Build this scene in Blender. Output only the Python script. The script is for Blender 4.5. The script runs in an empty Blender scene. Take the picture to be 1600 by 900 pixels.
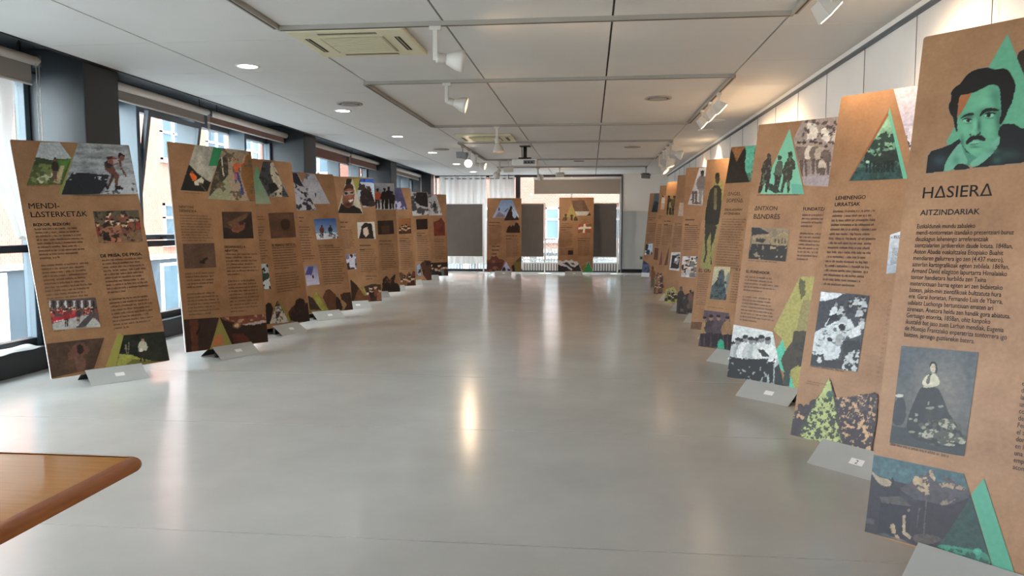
import bpy, bmesh, math, random
import numpy as np
from mathutils import Vector, Matrix

scene = bpy.context.scene
col = scene.collection
R = math.radians
random.seed(4)

# ------------------------------------------------------------------ camera
F_PX, PITCH, YAW, CAM_H = 1146.2355, 0.0836576, 0.1056742, 1.35
cd = bpy.data.cameras.new('camera')
cam = bpy.data.objects.new('camera', cd)
col.objects.link(cam)
cd.sensor_width = 36.0
cd.lens = F_PX / 1600 * 36
cd.clip_start = 0.05
cam.location = (0, 0, CAM_H)
cam.rotation_euler = (math.pi / 2 - PITCH, 0, YAW)
scene.camera = cam

# ------------------------------------------------------------------ sky (bright overcast)
SKY = 8.5
w = bpy.data.worlds.new('sky')
scene.world = w
w.use_nodes = True
bg = w.node_tree.nodes['Background']
bg.inputs['Color'].default_value = (0.86, 0.94, 1.0, 1)
bg.inputs['Strength'].default_value = SKY

scene.view_settings.view_transform = 'Standard'
scene.view_settings.look = 'None'
scene.view_settings.gamma = 1
scene.view_settings.use_curve_mapping = False
scene.view_settings.exposure = 1.15

WARM = (1.0, 0.70, 0.42)
COOL = (1.0, 0.95, 0.88)

# ------------------------------------------------------------------ helpers
def lin(h):
    out = []
    for s in ((h >> 16) & 255, (h >> 8) & 255, h & 255):
        s /= 255
        out.append(s / 12.92 if s <= .04045 else ((s + .055) / 1.055) ** 2.4)
    return np.array(out)

MATS = {}
def mat(name, hexc, rough=.5, metal=0., var=.0, scale=8., bump=0., spec=.5, emit=None, estr=0., coat=0., stretch=(1, 1, 1)):
    if name in MATS:
        return MATS[name]
    m = bpy.data.materials.new(name)
    m.use_nodes = True
    nt = m.node_tree
    b = nt.nodes['Principled BSDF']
    c = lin(hexc)
    b.inputs['Base Color'].default_value = (*c, 1)
    b.inputs['Roughness'].default_value = rough
    b.inputs['Metallic'].default_value = metal
    b.inputs['Specular IOR Level'].default_value = spec
    b.inputs['Coat Weight'].default_value = coat
    if emit is not None:
        b.inputs['Emission Color'].default_value = (*emit, 1)
        b.inputs['Emission Strength'].default_value = estr
    if var or bump:
        tc = nt.nodes.new('ShaderNodeTexCoord')
        mp = nt.nodes.new('ShaderNodeMapping')
        mp.inputs['Scale'].default_value = stretch
        nt.links.new(tc.outputs['Object'], mp.inputs['Vector'])
        n = nt.nodes.new('ShaderNodeTexNoise')
        n.inputs['Scale'].default_value = scale
        n.inputs['Detail'].default_value = 6
        nt.links.new(mp.outputs['Vector'], n.inputs['Vector'])
        if var:
            r = nt.nodes.new('ShaderNodeValToRGB')
            r.color_ramp.elements[0].position = .3
            r.color_ramp.elements[1].position = .7
            r.color_ramp.elements[0].color = (*(c * (1 - var)), 1)
            r.color_ramp.elements[1].color = (*np.minimum(c * (1 + var), 1), 1)
            nt.links.new(n.outputs['Fac'], r.inputs['Fac'])
            nt.links.new(r.outputs['Color'], b.inputs['Base Color'])
        if bump:
            bp = nt.nodes.new('ShaderNodeBump')
            bp.inputs['Strength'].default_value = bump
            bp.inputs['Distance'].default_value = .01
            nt.links.new(n.outputs['Fac'], bp.inputs['Height'])
            nt.links.new(bp.outputs['Normal'], b.inputs['Normal'])
    MATS[name] = m
    return m

M_WHITE = mat('white_paint', 0xE6E3DE, .6, var=.02, scale=3)
M_CEIL = mat('ceiling_paint', 0xD6D4D0, .7, var=.03, scale=1.5)
M_JOINT = mat('ceiling_joint', 0x4a4845, .8, var=.05)
M_TRACK = mat('track_metal', 0x9f9b92, .45, var=.03)
M_TRACKDK = mat('track_slot', 0x3a3026, .6, var=.05)
M_DARK = mat('dark_steel', 0x22262b, .45, var=.08, scale=4)
M_COL = mat('column_paint', 0x22272b, .5, var=.06, scale=2)
M_MULL = mat('mullion_blue_grey', 0x46555f, .4, var=.05, scale=3)
M_SPAN = mat('spandrel_grey', 0x59616a, .5, var=.05, scale=3)
M_FLAP = mat('stand_metal', 0xA9A9A5, .42, var=.04, scale=6)
M_BLACK = mat('black_steel', 0x121314, .5, var=.1)
M_CREAM = mat('cream_plastic', 0xD6CFB0, .5, var=.03)
M_CREAMDK = mat('cream_grille', 0xB2A988, .6, var=.05, scale=60)
M_SLOT = mat('dark_slot', 0x2a211b, .7, var=.05)
M_SPOT = mat('spotlight_white', 0xCFCBC2, .4, var=.03)
M_SPOTG = mat('flood_grey', 0x77787a, .45, var=.05)
M_CORE = mat('foam_board_white', 0xE8E6E2, .5, var=.02)
M_WOOD = None

def mat_glass():
    m = bpy.data.materials.new('window_glass')
    m.use_nodes = True
    nt = m.node_tree
    nt.nodes.clear()
    o = nt.nodes.new('ShaderNodeOutputMaterial')
    t = nt.nodes.new('ShaderNodeBsdfTransparent')
    t.inputs['Color'].default_value = (.93, .96, .96, 1)
    g = nt.nodes.new('ShaderNodeBsdfGlossy')
    g.inputs['Roughness'].default_value = .02
    lw = nt.nodes.new('ShaderNodeLayerWeight')
    lw.inputs['Blend'].default_value = .5
    pw = nt.nodes.new('ShaderNodeMath'); pw.operation = 'POWER'
    pw.inputs[1].default_value = 5
    nt.links.new(lw.outputs['Facing'], pw.inputs[0])
    f = nt.nodes.new('ShaderNodeMath'); f.operation = 'MULTIPLY_ADD'
    f.inputs[1].default_value = .7
    f.inputs[2].default_value = .03
    nt.links.new(pw.outputs[0], f.inputs[0])
    mx = nt.nodes.new('ShaderNodeMixShader')
    nt.links.new(f.outputs[0], mx.inputs[0])
    nt.links.new(t.outputs[0], mx.inputs[1])
    nt.links.new(g.outputs[0], mx.inputs[2])
    nt.links.new(mx.outputs[0], o.inputs[0])
    return m
M_GLASS = mat_glass()

def mat_cloth(name, hexc, trans=.5):
    m = bpy.data.materials.new(name)
    m.use_nodes = True
    nt = m.node_tree
    nt.nodes.clear()
    o = nt.nodes.new('ShaderNodeOutputMaterial')
    d = nt.nodes.new('ShaderNodeBsdfDiffuse')
    t = nt.nodes.new('ShaderNodeBsdfTranslucent')
    n = nt.nodes.new('ShaderNodeTexNoise')
    n.inputs['Scale'].default_value = 90
    r = nt.nodes.new('ShaderNodeValToRGB')
    c = lin(hexc)
    r.color_ramp.elements[0].color = (*(c * .93), 1)
    r.color_ramp.elements[1].color = (*c, 1)
    nt.links.new(n.outputs['Fac'], r.inputs['Fac'])
    nt.links.new(r.outputs[0], d.inputs['Color'])
    nt.links.new(r.outputs[0], t.inputs['Color'])
    mx = nt.nodes.new('ShaderNodeMixShader')
    mx.inputs[0].default_value = trans
    nt.links.new(d.outputs[0], mx.inputs[1])
    nt.links.new(t.outputs[0], mx.inputs[2])
    nt.links.new(mx.outputs[0], o.inputs[0])
    return m
M_CURTAIN = mat_cloth('sheer_curtain', 0xE4E4E2, .30)
M_BLIND_G = mat_cloth('blind_grey', 0xA09C98, .12)
M_BLIND_P = mat_cloth('blind_pink', 0x9c7f7b, .12)
M_BLIND_T = mat_cloth('blind_taupe', 0xA59A90, .1)

def mat_kraft():
    m = bpy.data.materials.new('kraft_print')
    m.use_nodes = True
    nt = m.node_tree
    b = nt.nodes['Principled BSDF']
    b.inputs['Roughness'].default_value = .42
    b.inputs['Specular IOR Level'].default_value = .3
    tc = nt.nodes.new('ShaderNodeTexCoord')
    n1 = nt.nodes.new('ShaderNodeTexNoise')
    n1.inputs['Scale'].default_value = 3.2
    n1.inputs['Detail'].default_value = 8
    n1.inputs['Roughness'].default_value = .65
    n2 = nt.nodes.new('ShaderNodeTexNoise')
    n2.inputs['Scale'].default_value = 60
    n2.inputs['Detail'].default_value = 3
    nt.links.new(tc.outputs['Object'], n1.inputs['Vector'])
    nt.links.new(tc.outputs['Object'], n2.inputs['Vector'])
    r = nt.nodes.new('ShaderNodeValToRGB')
    r.color_ramp.elements[0].position = .3
    r.color_ramp.elements[1].position = .72
    r.color_ramp.elements[0].color = (*lin(0x8A6343), 1)
    r.color_ramp.elements[1].color = (*lin(0xAD8460), 1)
    nt.links.new(n1.outputs['Fac'], r.inputs['Fac'])
    mx = nt.nodes.new('ShaderNodeMixRGB')
    mx.blend_type = 'OVERLAY'
    mx.inputs[0].default_value = .18
    nt.links.new(r.outputs[0], mx.inputs[1])
    nt.links.new(n2.outputs['Fac'], mx.inputs[2])
    nt.links.new(mx.outputs[0], b.inputs['Base Color'])
    return m
M_KRAFT = mat_kraft()

def mat_print():
    m = bpy.data.materials.new('photo_print')
    m.use_nodes = True
    nt = m.node_tree
    b = nt.nodes['Principled BSDF']
    b.inputs['Roughness'].default_value = .42
    b.inputs['Specular IOR Level'].default_value = .3
    a = nt.nodes.new('ShaderNodeVertexColor')
    a.layer_name = 'Col'
    nt.links.new(a.outputs['Color'], b.inputs['Base Color'])
    return m
M_PRINT = mat_print()
M_INK = mat('dark_ink', 0x1a110d, .45, var=.05, scale=20)
M_INKS = mat('soft_ink', 0x4e3527, .45, var=.05, scale=20)

def mat_floor():
    m = bpy.data.materials.new('polished_concrete')
    m.use_nodes = True
    nt = m.node_tree
    b = nt.nodes['Principled BSDF']
    tc = nt.nodes.new('ShaderNodeTexCoord')
    n1 = nt.nodes.new('ShaderNodeTexNoise')
    n1.inputs['Scale'].default_value = 1.1
    n1.inputs['Detail'].default_value = 9
    n1.inputs['Roughness'].default_value = .6
    n2 = nt.nodes.new('ShaderNodeTexNoise')
    n2.inputs['Scale'].default_value = 14
    n2.inputs['Detail'].default_value = 5
    nt.links.new(tc.outputs['Object'], n1.inputs['Vector'])
    nt.links.new(tc.outputs['Object'], n2.inputs['Vector'])
    r = nt.nodes.new('ShaderNodeValToRGB')
    r.color_ramp.elements[0].position = .3
    r.color_ramp.elements[1].position = .7
    r.color_ramp.elements[0].color = (*lin(0xB0B0AC), 1)
    r.color_ramp.elements[1].color = (*lin(0xBFBFBB), 1)
    nt.links.new(n1.outputs['Fac'], r.inputs['Fac'])
    nt.links.new(r.outputs[0], b.inputs['Base Color'])
    mr = nt.nodes.new('ShaderNodeMapRange')
    mr.inputs['To Min'].default_value = .15
    mr.inputs['To Max'].default_value = .24
    nt.links.new(n2.outputs['Fac'], mr.inputs['Value'])
    nt.links.new(mr.outputs[0], b.inputs['Roughness'])
    b.inputs['Specular IOR Level'].default_value = .5
    return m
M_FLOOR = mat_floor()
M_FJOINT = mat('floor_joint', 0x3c3d3a, .8, var=.1)

def mat_brick(name, c1, c2, mortar, sc):
    m = bpy.data.materials.new(name)
    m.use_nodes = True
    nt = m.node_tree
    b = nt.nodes['Principled BSDF']
    b.inputs['Roughness'].default_value = .85
    tc = nt.nodes.new('ShaderNodeTexCoord')
    mp = nt.nodes.new('ShaderNodeMapping')
    t = nt.nodes.new('ShaderNodeTexBrick')
    t.inputs['Color1'].default_value = (*lin(c1), 1)
    t.inputs['Color2'].default_value = (*lin(c2), 1)
    t.inputs['Mortar'].default_value = (*lin(mortar), 1)
    t.inputs['Scale'].default_value = sc
    nt.links.new(tc.outputs['Object'], mp.inputs['Vector'])
    nt.links.new(mp.outputs[0], t.inputs['Vector'])
    nt.links.new(t.outputs['Color'], b.inputs['Base Color'])
    return m, mp
M_BRICKL, _mp = mat_brick('brick_side', 0x8a5343, 0x96604e, 0x9a8378, 4)
_mp.inputs['Rotation'].default_value = (R(90), 0, R(90))
M_BRICKF, _mp = mat_brick('brick_end', 0x6f3f33, 0x7d4a3c, 0x8a7468, 4)
_mp.inputs['Rotation'].default_value = (R(-90), 0, 0)

def emis(name, color, strength):
    return mat(name, 0xFFFFFF, .4, emit=color, estr=strength, var=.01)
M_DOWN = emis('downlight_lens', COOL, 9)
M_LENS = emis('warm_lens', WARM, 14)
M_LENSB = emis('bright_lens', (1, .85, .68), 18)
M_LENSO = emis('amber_lens', (1, .45, .12), 1.6)

class MB:
    """collects shapes for one mesh object"""
    def __init__(s):
        s.v, s.f, s.mi, s.mats, s.sm = [], [], [], [], []
    def _m(s, m):
        if m not in s.mats:
            s.mats.append(m)
        return s.mats.index(m)
    def add(s, vs, fs, m, smooth=False):
        o = len(s.v)
        s.v += [tuple(p) for p in vs]
        k = s._m(m)
        for f in fs:
            s.f.append([i + o for i in f]); s.mi.append(k); s.sm.append(smooth)
        return s
    def box(s, a, b, m, M=None):
        x0, y0, z0 = a; x1, y1, z1 = b
        vs = [Vector(p) for p in ((x0, y0, z0), (x1, y0, z0), (x1, y1, z0), (x0, y1, z0), (x0, y0, z1), (x1, y0, z1), (x1, y1, z1), (x0, y1, z1))]
        if M is not None:
            vs = [M @ p for p in vs]
        return s.add(vs, [(0, 3, 2, 1), (4, 5, 6, 7), (0, 1, 5, 4), (1, 2, 6, 5), (2, 3, 7, 6), (3, 0, 4, 7)], m)
    def bev(s, a, b, m, r=.004):
        """box with chamfered vertical and horizontal edges (cheap)"""
        bm = bmesh.new()
        x0, y0, z0 = a; x1, y1, z1 = b
        bmesh.ops.create_cube(bm, size=1)
        for q in bm.verts:
            q.co = Vector(((x0 + x1) / 2 + q.co.x * (x1 - x0), (y0 + y1) / 2 + q.co.y * (y1 - y0), (z0 + z1) / 2 + q.co.z * (z1 - z0)))
        bmesh.ops.bevel(bm, geom=bm.edges[:], offset=r, segments=2, affect='EDGES', profile=.5)
        bm.verts.ensure_lookup_table()
        for i, q in enumerate(bm.verts):
            q.index = i
        s.add([q.co.copy() for q in bm.verts], [[q.index for q in f.verts] for f in bm.faces], m)
        bm.free()
        return s
    def rev(s, prof, p, d, m, n=20, cap0=True, cap1=True):
        """revolve profile [(t, r)] along direction d from p"""
        d = Vector(d).normalized()
        a = d.orthogonal().normalized(); b = d.cross(a)
        p = Vector(p)
        vs = []
        for t, r in prof:
            for k in range(n):
                an = 2 * math.pi * k / n
                vs.append(p + d * t + (a * math.cos(an) + b * math.sin(an)) * r)
        fs = []
        for i in range(len(prof) - 1):
            for k in range(n):
                k2 = (k + 1) % n
                fs.append((i * n + k, i * n + k2, (i + 1) * n + k2, (i + 1) * n + k))
        s.add(vs, fs, m, True)
        o = len(s.v) - len(vs)
        kk = s._m(m)
        if cap0:
            s.f.append([o + k for k in range(n)][::-1]); s.mi.append(kk); s.sm.append(False)
        if cap1:
            s.f.append([o + (len(prof) - 1) * n + k for k in range(n)]); s.mi.append(kk); s.sm.append(False)
        return s
    def cyl(s, p0, p1, r, m, n=12):
        d = Vector(p1) - Vector(p0)
        return s.rev([(0, r), (d.length, r)], p0, d, m, n)
    def sheet(s, fn, nu, nv, m):
        vs = [fn(i / nu, j / nv) for j in range(nv + 1) for i in range(nu + 1)]
        fs = [(j * (nu + 1) + i, j * (nu + 1) + i + 1, (j + 1) * (nu + 1) + i + 1, (j + 1) * (nu + 1) + i) for j in range(nv) for i in range(nu)]
        return s.add(vs, fs, m, True)
    def build(s, name, parent=None, **tags):
        me = bpy.data.meshes.new(name)
        me.from_pydata(s.v, [], s.f)
        for m in s.mats:
            me.materials.append(m)
        me.polygons.foreach_set('material_index', s.mi)
        me.polygons.foreach_set('use_smooth', s.sm)
        me.update()
        return link(name, me, parent, **tags)

def link(name, data, parent=None, label=None, cat=None, group=None, kind=None):
    o = bpy.data.objects.new(name, data)
    col.objects.link(o)
    o.parent = parent
    if label: o['label'] = label
    if cat: o['category'] = cat
    if group: o['group'] = group
    if kind: o['kind'] = kind
    return o

def thing(name, label, cat, loc=(0, 0, 0), rz=0, group=None, kind=None):
    o = link(name, None, None, label, cat, group, kind)
    o.location = loc
    o.rotation_euler = (0, 0, rz)
    return o

def copy_tree(o, parent=None, **tags):
    c = o.copy()
    col.objects.link(c)
    c.parent = parent
    for k, x in tags.items():
        c['category' if k == 'cat' else k] = x
    for ch in list(o.children):
        copy_tree(ch, c)
    return c

def spot_lamp(parent, loc, d, power, color=WARM, size=R(70), blend=.6, rad=.04):
    ld = bpy.data.lights.new('bulb', 'SPOT')
    ld.energy = power; ld.color = color; ld.spot_size = size; ld.spot_blend = blend; ld.shadow_soft_size = rad
    o = bpy.data.objects.new('bulb', ld)
    col.objects.link(o)
    o.parent = parent
    o.location = loc
    o.rotation_euler = Vector(d).to_track_quat('-Z', 'Y').to_euler()
    return o

# ------------------------------------------------------------------ pixel -> ray
_cp, _sp, _cy, _sy = math.cos(PITCH), math.sin(PITCH), math.cos(YAW), math.sin(YAW)
FW = np.array([-_sy * _cp, _cy * _cp, -_sp]); RT = np.array([_cy, _sy, 0]); UP = np.cross(RT, FW)
EYE = np.array([0, 0, CAM_H])
def ray(px, py):
    return FW + RT * (px - 800) / F_PX - UP * (py - 450) / F_PX

# ================================================================== SETTING
ZC = 2.87           # ceiling
XR = 2.24           # right wall
XE = -4.60          # left ceiling edge
XG = -5.28          # glass plane
Y0, Y1 = -2.5, 21.8

# floor: slabs cut by shallow joints
fl = MB().box((XG - .1, Y0, -.2), (XR, Y1, -.012), M_FJOINT).build('floor', kind='structure')
ys = [Y0, 1.27, 3.0, 4.74, 6.44, Y1]
for a, b in zip(ys[:-1], ys[1:]):
    MB().box((XG - .1, a + .0035, -.1), (XR, b - .0035, 0), M_FLOOR).build('slab', fl)

# ceiling: panels with recessed joints
ce = MB().box((XE, Y0, ZC + .02), (XR, Y1, ZC + .12), M_JOINT).build('ceiling', kind='structure')
GX = [XE, -3.62, -2.36, -1.10, .15, 1.42, XR]
YB = [Y0, -1.2, 2.15, 5.52, 7.68, 11.06, 13.26, 16.68, 18.82, Y1]
for i in range(6):
    yy = YB if 1 < i < 5 else ([Y0] + [Y0 + 1.2 * k for k in range(1, 20)] + [Y1])
    for a, b in zip(yy[:-1], yy[1:]):
        g = .006 if 1 < i < 5 else .003
        gl = .008
        MB().box((GX[i] + (gl if i else 0), a + g, ZC), (GX[i + 1] - (gl if i < 5 else 0), b - g, ZC + .021), M_CEIL).build('ceiling_panel', ce)
MB().box((XE - .03, Y0, ZC - .012), (XE - .001, Y1, ZC + .2), M_BLACK).build('trim_1', kind='structure')
MB().box((XG - .3, Y0, ZC + .12), (XE - .031, Y1, ZC + .2), M_COL).build('ceiling_recess', kind='structure')

# walls
MB().box((XR, Y0, -.2), (XR + .15, Y1 + .2, ZC + .2), M_WHITE).build('wall_right', kind='structure')
MB().box((XG - .3, Y0 - .15, -.2), (XR + .15, Y0, ZC + .2), M_WHITE).build('wall_back', kind='structure')
wf = MB().box((.93, Y1, 1.80), (XR, Y1 + .2, ZC + .12), M_WHITE).build('wall_far', kind='structure')
M_GREYW = mat('grey_wall_paint', 0xC9CBC8, .55, var=.02, scale=3)
MB().box((.93, Y1 - .01, .10), (XR, Y1 + .2, 1.80), M_GREYW).build('lower_wall', wf)
MB().box((.93, Y1 - .02, 0), (XR, Y1, .10), M_BLACK).build('baseboard_far', kind='structure')
MB().bev((.90, Y1 - .05, 0), (.94, Y1 - .002, ZC - .01), M_SPAN, .006).build('trim_2', kind='structure')
# picture rail along the right wall
MB().box((XR - .03, Y0, ZC - .05), (XR, Y1, ZC), M_WHITE).box((XR - .045, Y0, ZC - .068), (XR - .002, Y1, ZC - .05), M_SPAN).build('trim_3', kind='structure')
sk = thing('wall_socket', 'small grey electrical socket low on the far grey wall', 'socket', (1.5, Y1 - .01, .43))
MB().bev((-.045, -.012, -.045), (.045, 0, .045), M_SPOTG, .006).build('socket_plate', sk)
MB().cyl((0, -.011, 0), (0, -.016, 0), .022, M_BLACK).build('socket_face', sk)

# left window wall : spandrel, kerb, columns
wl = MB().box((XG - .12, Y0, 2.70), (XG - .03, Y1, ZC + .2), M_SPAN).build('wall_left', kind='structure')
MB().bev((XG - .12, Y0, 0), (XG + .16, Y1, .22), M_DARK, .01).build('kerb', wl)
COLS = [(1.2, 1.7), (6.46, 6.96), (11.72, 12.24), (16.98, 17.5), (21.36, 21.79)]
for a, b in COLS:
    MB().bev((XG - .1, a, .2), (-4.66, b, ZC + .12), M_COL, .012).build('column', wl)

def window(n, a, b, mull, hopper=None):
    w_ = link('window_%d' % n, None, kind='structure')
    ee = [a] + mull + [b]
    for y in mull:
        MB().bev((XG - .04, y - .03, .22), (XG + .21, y + .03, 2.78), M_MULL, .006).build('mullion', w_)
    for y in (a + .03, b - .03):
        MB().bev((XG - .04, y - .03, .22), (XG + .06, y + .03, 2.70), M_MULL, .006).build('jamb', w_)
    for i, (p, q) in enumerate(zip(ee[:-1], ee[1:])):
        p2, q2 = p + (.06 if i == 0 else .03), q - (.06 if i == len(ee) - 2 else .03)
        MB().bev((XG - .04, p2, 1.11), (XG + .1, q2, 1.18), M_DARK, .006).build('transom', w_)
        MB().bev((XG - .04, p2, .22), (XG + .06, q2, .30), M_DARK, .006).build('bottom_rail', w_)
        MB().box((XG - .006, p2, .30), (XG + .006, q2, 1.11), M_GLASS).build('pane', w_)
        if hopper == i:
            Mx = Matrix.Translation((XG + .03, 0, 1.2)) @ Matrix.Rotation(R(9), 4, 'Y')
            sa = MB()
            h = 1.48
            sa.box((0, p2 + .01, 0), (.05, p2 + .07, h), M_MULL, Mx).box((0, q2 - .07, 0), (.05, q2 - .01, h), M_MULL, Mx)
            sa.box((0, p2 + .07, 0), (.05, q2 - .07, .06), M_MULL, Mx).box((0, p2 + .07, h - .06), (.05, q2 - .07, h), M_MULL, Mx)
            so = sa.build('sash', w_)
            MB().box((.02, p2 + .07, .06), (.03, q2 - .07, h - .06), M_GLASS, Mx).build('sash_pane', so)
        else:
            MB().box((XG - .006, p2, 1.18), (XG + .006, q2, 2.70), M_GLASS).build('pane', w_)
    return w_
window(1, 1.7, 6.46, [2.9, 4.1, 5.3])
w2 = window(2, 6.96, 11.72, [7.9, 9.13, 10.5], hopper=1)
window(3, 12.24, 16.98, [13.2, 14.6, 15.9])
window(4, 17.5, 21.36, [18.4, 19.4, 20.4])
hd = MB().bev((XG + .1, 8.36, 1.2), (XG + .13, 8.42, 1.22), M_BLACK, .004).box((XG + .11, 8.36, 1.22), (XG + .13, 8.5, 1.235), M_BLACK)
hd.build('window_handle', w2)

# far glazed wall
w5 = link('window_5', None, kind='structure')
MB().bev((-2.20, Y1 - .06, 0), (-2.06, Y1 + .06, ZC), M_DARK, .01).build('post', w5)
MB().bev((-4.64, Y1, 0), (.90, Y1 + .1, .08), M_DARK, .01).build('bottom_rail', w5)
MB().bev((-4.64, Y1, 2.80), (.90, Y1 + .1, ZC + .05), M_DARK, .01).build('head_rail', w5)
for x in (-4.6, -3.35, -.55, .87):
    MB().bev((x - .03, Y1, .08), (x + .03, Y1 + .1, 2.8), M_CORE, .006).build('mullion', w5)
for a, b in ((-4.57, -3.38), (-3.32, -2.20), (-2.06, -.58), (-.52, .84)):
    MB().box((a, Y1 + .04, .08), (b, Y1 + .05, 2.8), M_GLASS).build('pane', w5)

# ================================================================== OUTSIDE
M_ASPH = mat('pavement', 0x8d9194, .9, var=.08, scale=.6)
MB().box((-40, -30, -2.3), (XG - .5, 60, -2.1), M_ASPH).box((-40, Y1 + .8, -2.31), (40, 60, -2.11), M_ASPH).build('street', kind='structure')
M_FRAMEW = mat('white_window_frame', 0xE8E8E6, .5, var=.02)
M_OGLASS = mat('far_window_glass', 0x4d5e68, .3, var=.25, scale=.8, spec=.3)
M_STORE = mat('storefront_blue_grey', 0x3d464e, .5, var=.1, scale=1.2)
M_BAND = mat('stone_band', 0xD9CFC6, .7, var=.04)

def facade(name, label, M, length, brick, rows, pitch=3.0, storefront=True, wide=1.5):
    """facade in local x (along) / z, face at y = 0 looking to -y"""
    b = thing(name, label, 'building')
    b.matrix_world = M
    MB().box((0, 0, .4), (length, 3, 13), brick).build('wall', b)
    MB().box((0, -.12, .25), (length, 0, .4), M_BAND).build('stone_band', b)
    MB().box((0, .05, -2.1), (length, 3, .4), M_STORE).build('ground_floor', b)
    n = int(length / pitch)
    for r_, (z0, z1) in enumerate(rows):
        for k in range(n):
            x = pitch * (k + .5)
            f = MB()
            for (xa, xb, za, zb) in ((-wide / 2, wide / 2, z0, z0 + .09), (-wide / 2, wide / 2, z1 - .09, z1), (-wide / 2, -wide / 2 + .09, z0, z1), (wide / 2 - .09, wide / 2, z0, z1), (-.05, .05, z0, z1), (-wide / 2, wide / 2, z0 + (z1 - z0) * .62, z0 + (z1 - z0) * .62 + .07)):
                f.box((x + xa, -.06, za), (x + xb, .02, zb), M_FRAMEW)
            wo = f.build('window', b)
            MB().box((x - wide / 2 + .05, -.012, z0 + .05), (x + wide / 2 - .05, .0, z1 - .05), M_OGLASS).build('window_pane', wo)
            MB().box((x - wide / 2 - .08, -.16, z0 - .08), (x + wide / 2 + .08, 0, z0), M_BAND).build('window_sill', wo)
    if storefront:
        for k in range(n):
            x = pitch * (k + .5)
            d = MB().box((x - .95, -.02, -2.1), (x + .95, .05, .1), M_FRAMEW if k % 3 == 1 else M_SPAN).build('shopfront', b)
            MB().box((x - .85, -.035, -1.95), (x - .03, -.02, 0), M_OGLASS).build('shop_pane', d)
            MB().box((x + .03, -.035, -1.95), (x + .85, -.02, 0), M_OGLASS).build('shop_pane', d)
            if k % 2:
                MB().box((x + .25, -.045, -1.1), (x + .5, -.035, -.75), M_CORE).build('paper_sign', d)
            MB().box((x + 1.1, -.03, -2.1), (x + 1.35, .05, .2), M_BAND).build('pier', b)
    return b
ROWS = [(.75, 2.15), (3.6, 5.1), (6.6, 8.1), (9.6, 11.1)]
facade('apartment_building', 'long pink brick building with white framed windows across the street', Matrix.Translation((-14.5, 2, 0)) @ Matrix.Rotation(R(90), 4, 'Z'), 44, M_BRICKL, ROWS)
facade('apartment_building', 'red brick building with white windows beyond the far glass wall', Matrix.Translation((-13, 31, 0)), 27, M_BRICKF, ROWS, 2.6, wide=1.2)

# white balustrade just outside the far glazing
bal = thing('balustrade', 'white railing with vertical bars outside the far window', 'railing', (0, Y1 + .5, 0))
MB().box((-4.6, -.03, 0), (.9, .03, .05), M_CORE).build('bottom_bar', bal)
MB().bev((-4.6, -.04, .94), (.9, .04, 1.0), M_CORE, .01).build('handrail', bal)
MB().box((-4.6, -.02, .32), (.9, .02, .37), M_CORE).build('middle_bar', bal)
bar = MB().box((-.018, -.012, .05), (.018, .012, .94), M_CORE).build('bar', bal)
bar.location.x = -4.5
for k in range(1, 58):
    c_ = bar.copy(); col.objects.link(c_); c_.parent = bal; c_.location.x = -4.5 + k * .093
for x in (-1.2, -.25):
    cr = MB()
    for s_ in (1, -1):
        cr.box((-.2, -.014, -.012), (.2, .014, .012), M_CORE, Matrix.Translation((x, -.03, .64)) @ Matrix.Rotation(R(45 * s_), 4, 'Y'))
    cr.build('cross_ornament', bal)
# the slab that carries it
MB().box((-6, Y1 + .1, -.3), (XR, Y1 + .9, 0), M_BAND).build('balcony_slab', kind='structure')
# low convector along the far window
ra = thing('radiator', 'low white finned radiator under the far window', 'radiator', (0, Y1 - .12, 0))
MB().bev((-2.0, -.04, .26), (.84, .04, .30), M_CORE, .006).build('top_cover', ra)
MB().box((-2.0, .02, .04), (.84, .035, .26), M_DARK).build('back_plate', ra)
fin = MB().box((-.027, -.035, .05), (.027, .02, .26), M_CORE).build('fin', ra)
fin.location.x = -1.96
for k in range(1, 36):
    c_ = fin.copy(); col.objects.link(c_); c_.parent = ra; c_.location.x = -1.96 + k * .079

# ================================================================== WINDOW DRESSING
def blind(y0, y1, drop, fabric, label, x=-4.97, z=2.83):
    y0, y1 = y0 * 1.027, y1 * 1.027
    t = thing('roller_blind', label, 'blind', (x, (y0 + y1) / 2, z), 0)
    h = (y1 - y0) / 2
    MB().cyl((0, -h, 0), (0, h, 0), .042, M_CORE, 16).build('roller_tube', t)
    MB().box((-.037, -h + .03, -drop), (-.033, h - .03, 0), fabric).build('fabric', t)
    MB().cyl((-.035, -h + .03, -drop - .006), (-.035, h - .03, -drop - .006), .010, M_CORE, 10).build('bottom_bar', t)
    for s_ in (-1, 1):
        MB().bev((-.04, s_ * h - .008, -.05), (.04, s_ * h + .008, .05), M_SPAN, .004).build('bracket', t)
        MB().box((-.004, s_ * (h - .2) - .004, .03), (.004, s_ * (h - .2) + .004, .2), M_BLACK).build('hanger', t)
    MB().cyl((.03, h - .012, 0), (.03, h - .012, -1.5), .0035, M_CORE, 6).cyl((.03, h - .05, 0), (.03, h - .05, -1.5), .0035, M_CORE, 6).build('pull_chain', t)
    return t
blind(2.2, 4.15, .18, M_BLIND_G, 'white roller blind with short grey fabric over the near window bay')
blind(4.2, 6.1, .2, M_BLIND_G, 'grey fabric roller blind ending beside the first dark column')
blind(7.02, 9.0, .13, M_BLIND_G, 'grey roller blind above the open tilted window sash')
blind(9.04, 11.5, .11, M_BLIND_P, 'pinkish roller blind ending at the second dark column')
blind(12.4, 14.5, .2, M_BLIND_P, 'dusky pink roller blind just past the second dark column')
blind(14.54, 16.85, .16, M_BLIND_P, 'dusky pink roller blind ending at the third dark column')
blind(17.2, 20.75, .12, M_BLIND_T, 'taupe roller blind in the last window bay before the corner')
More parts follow.
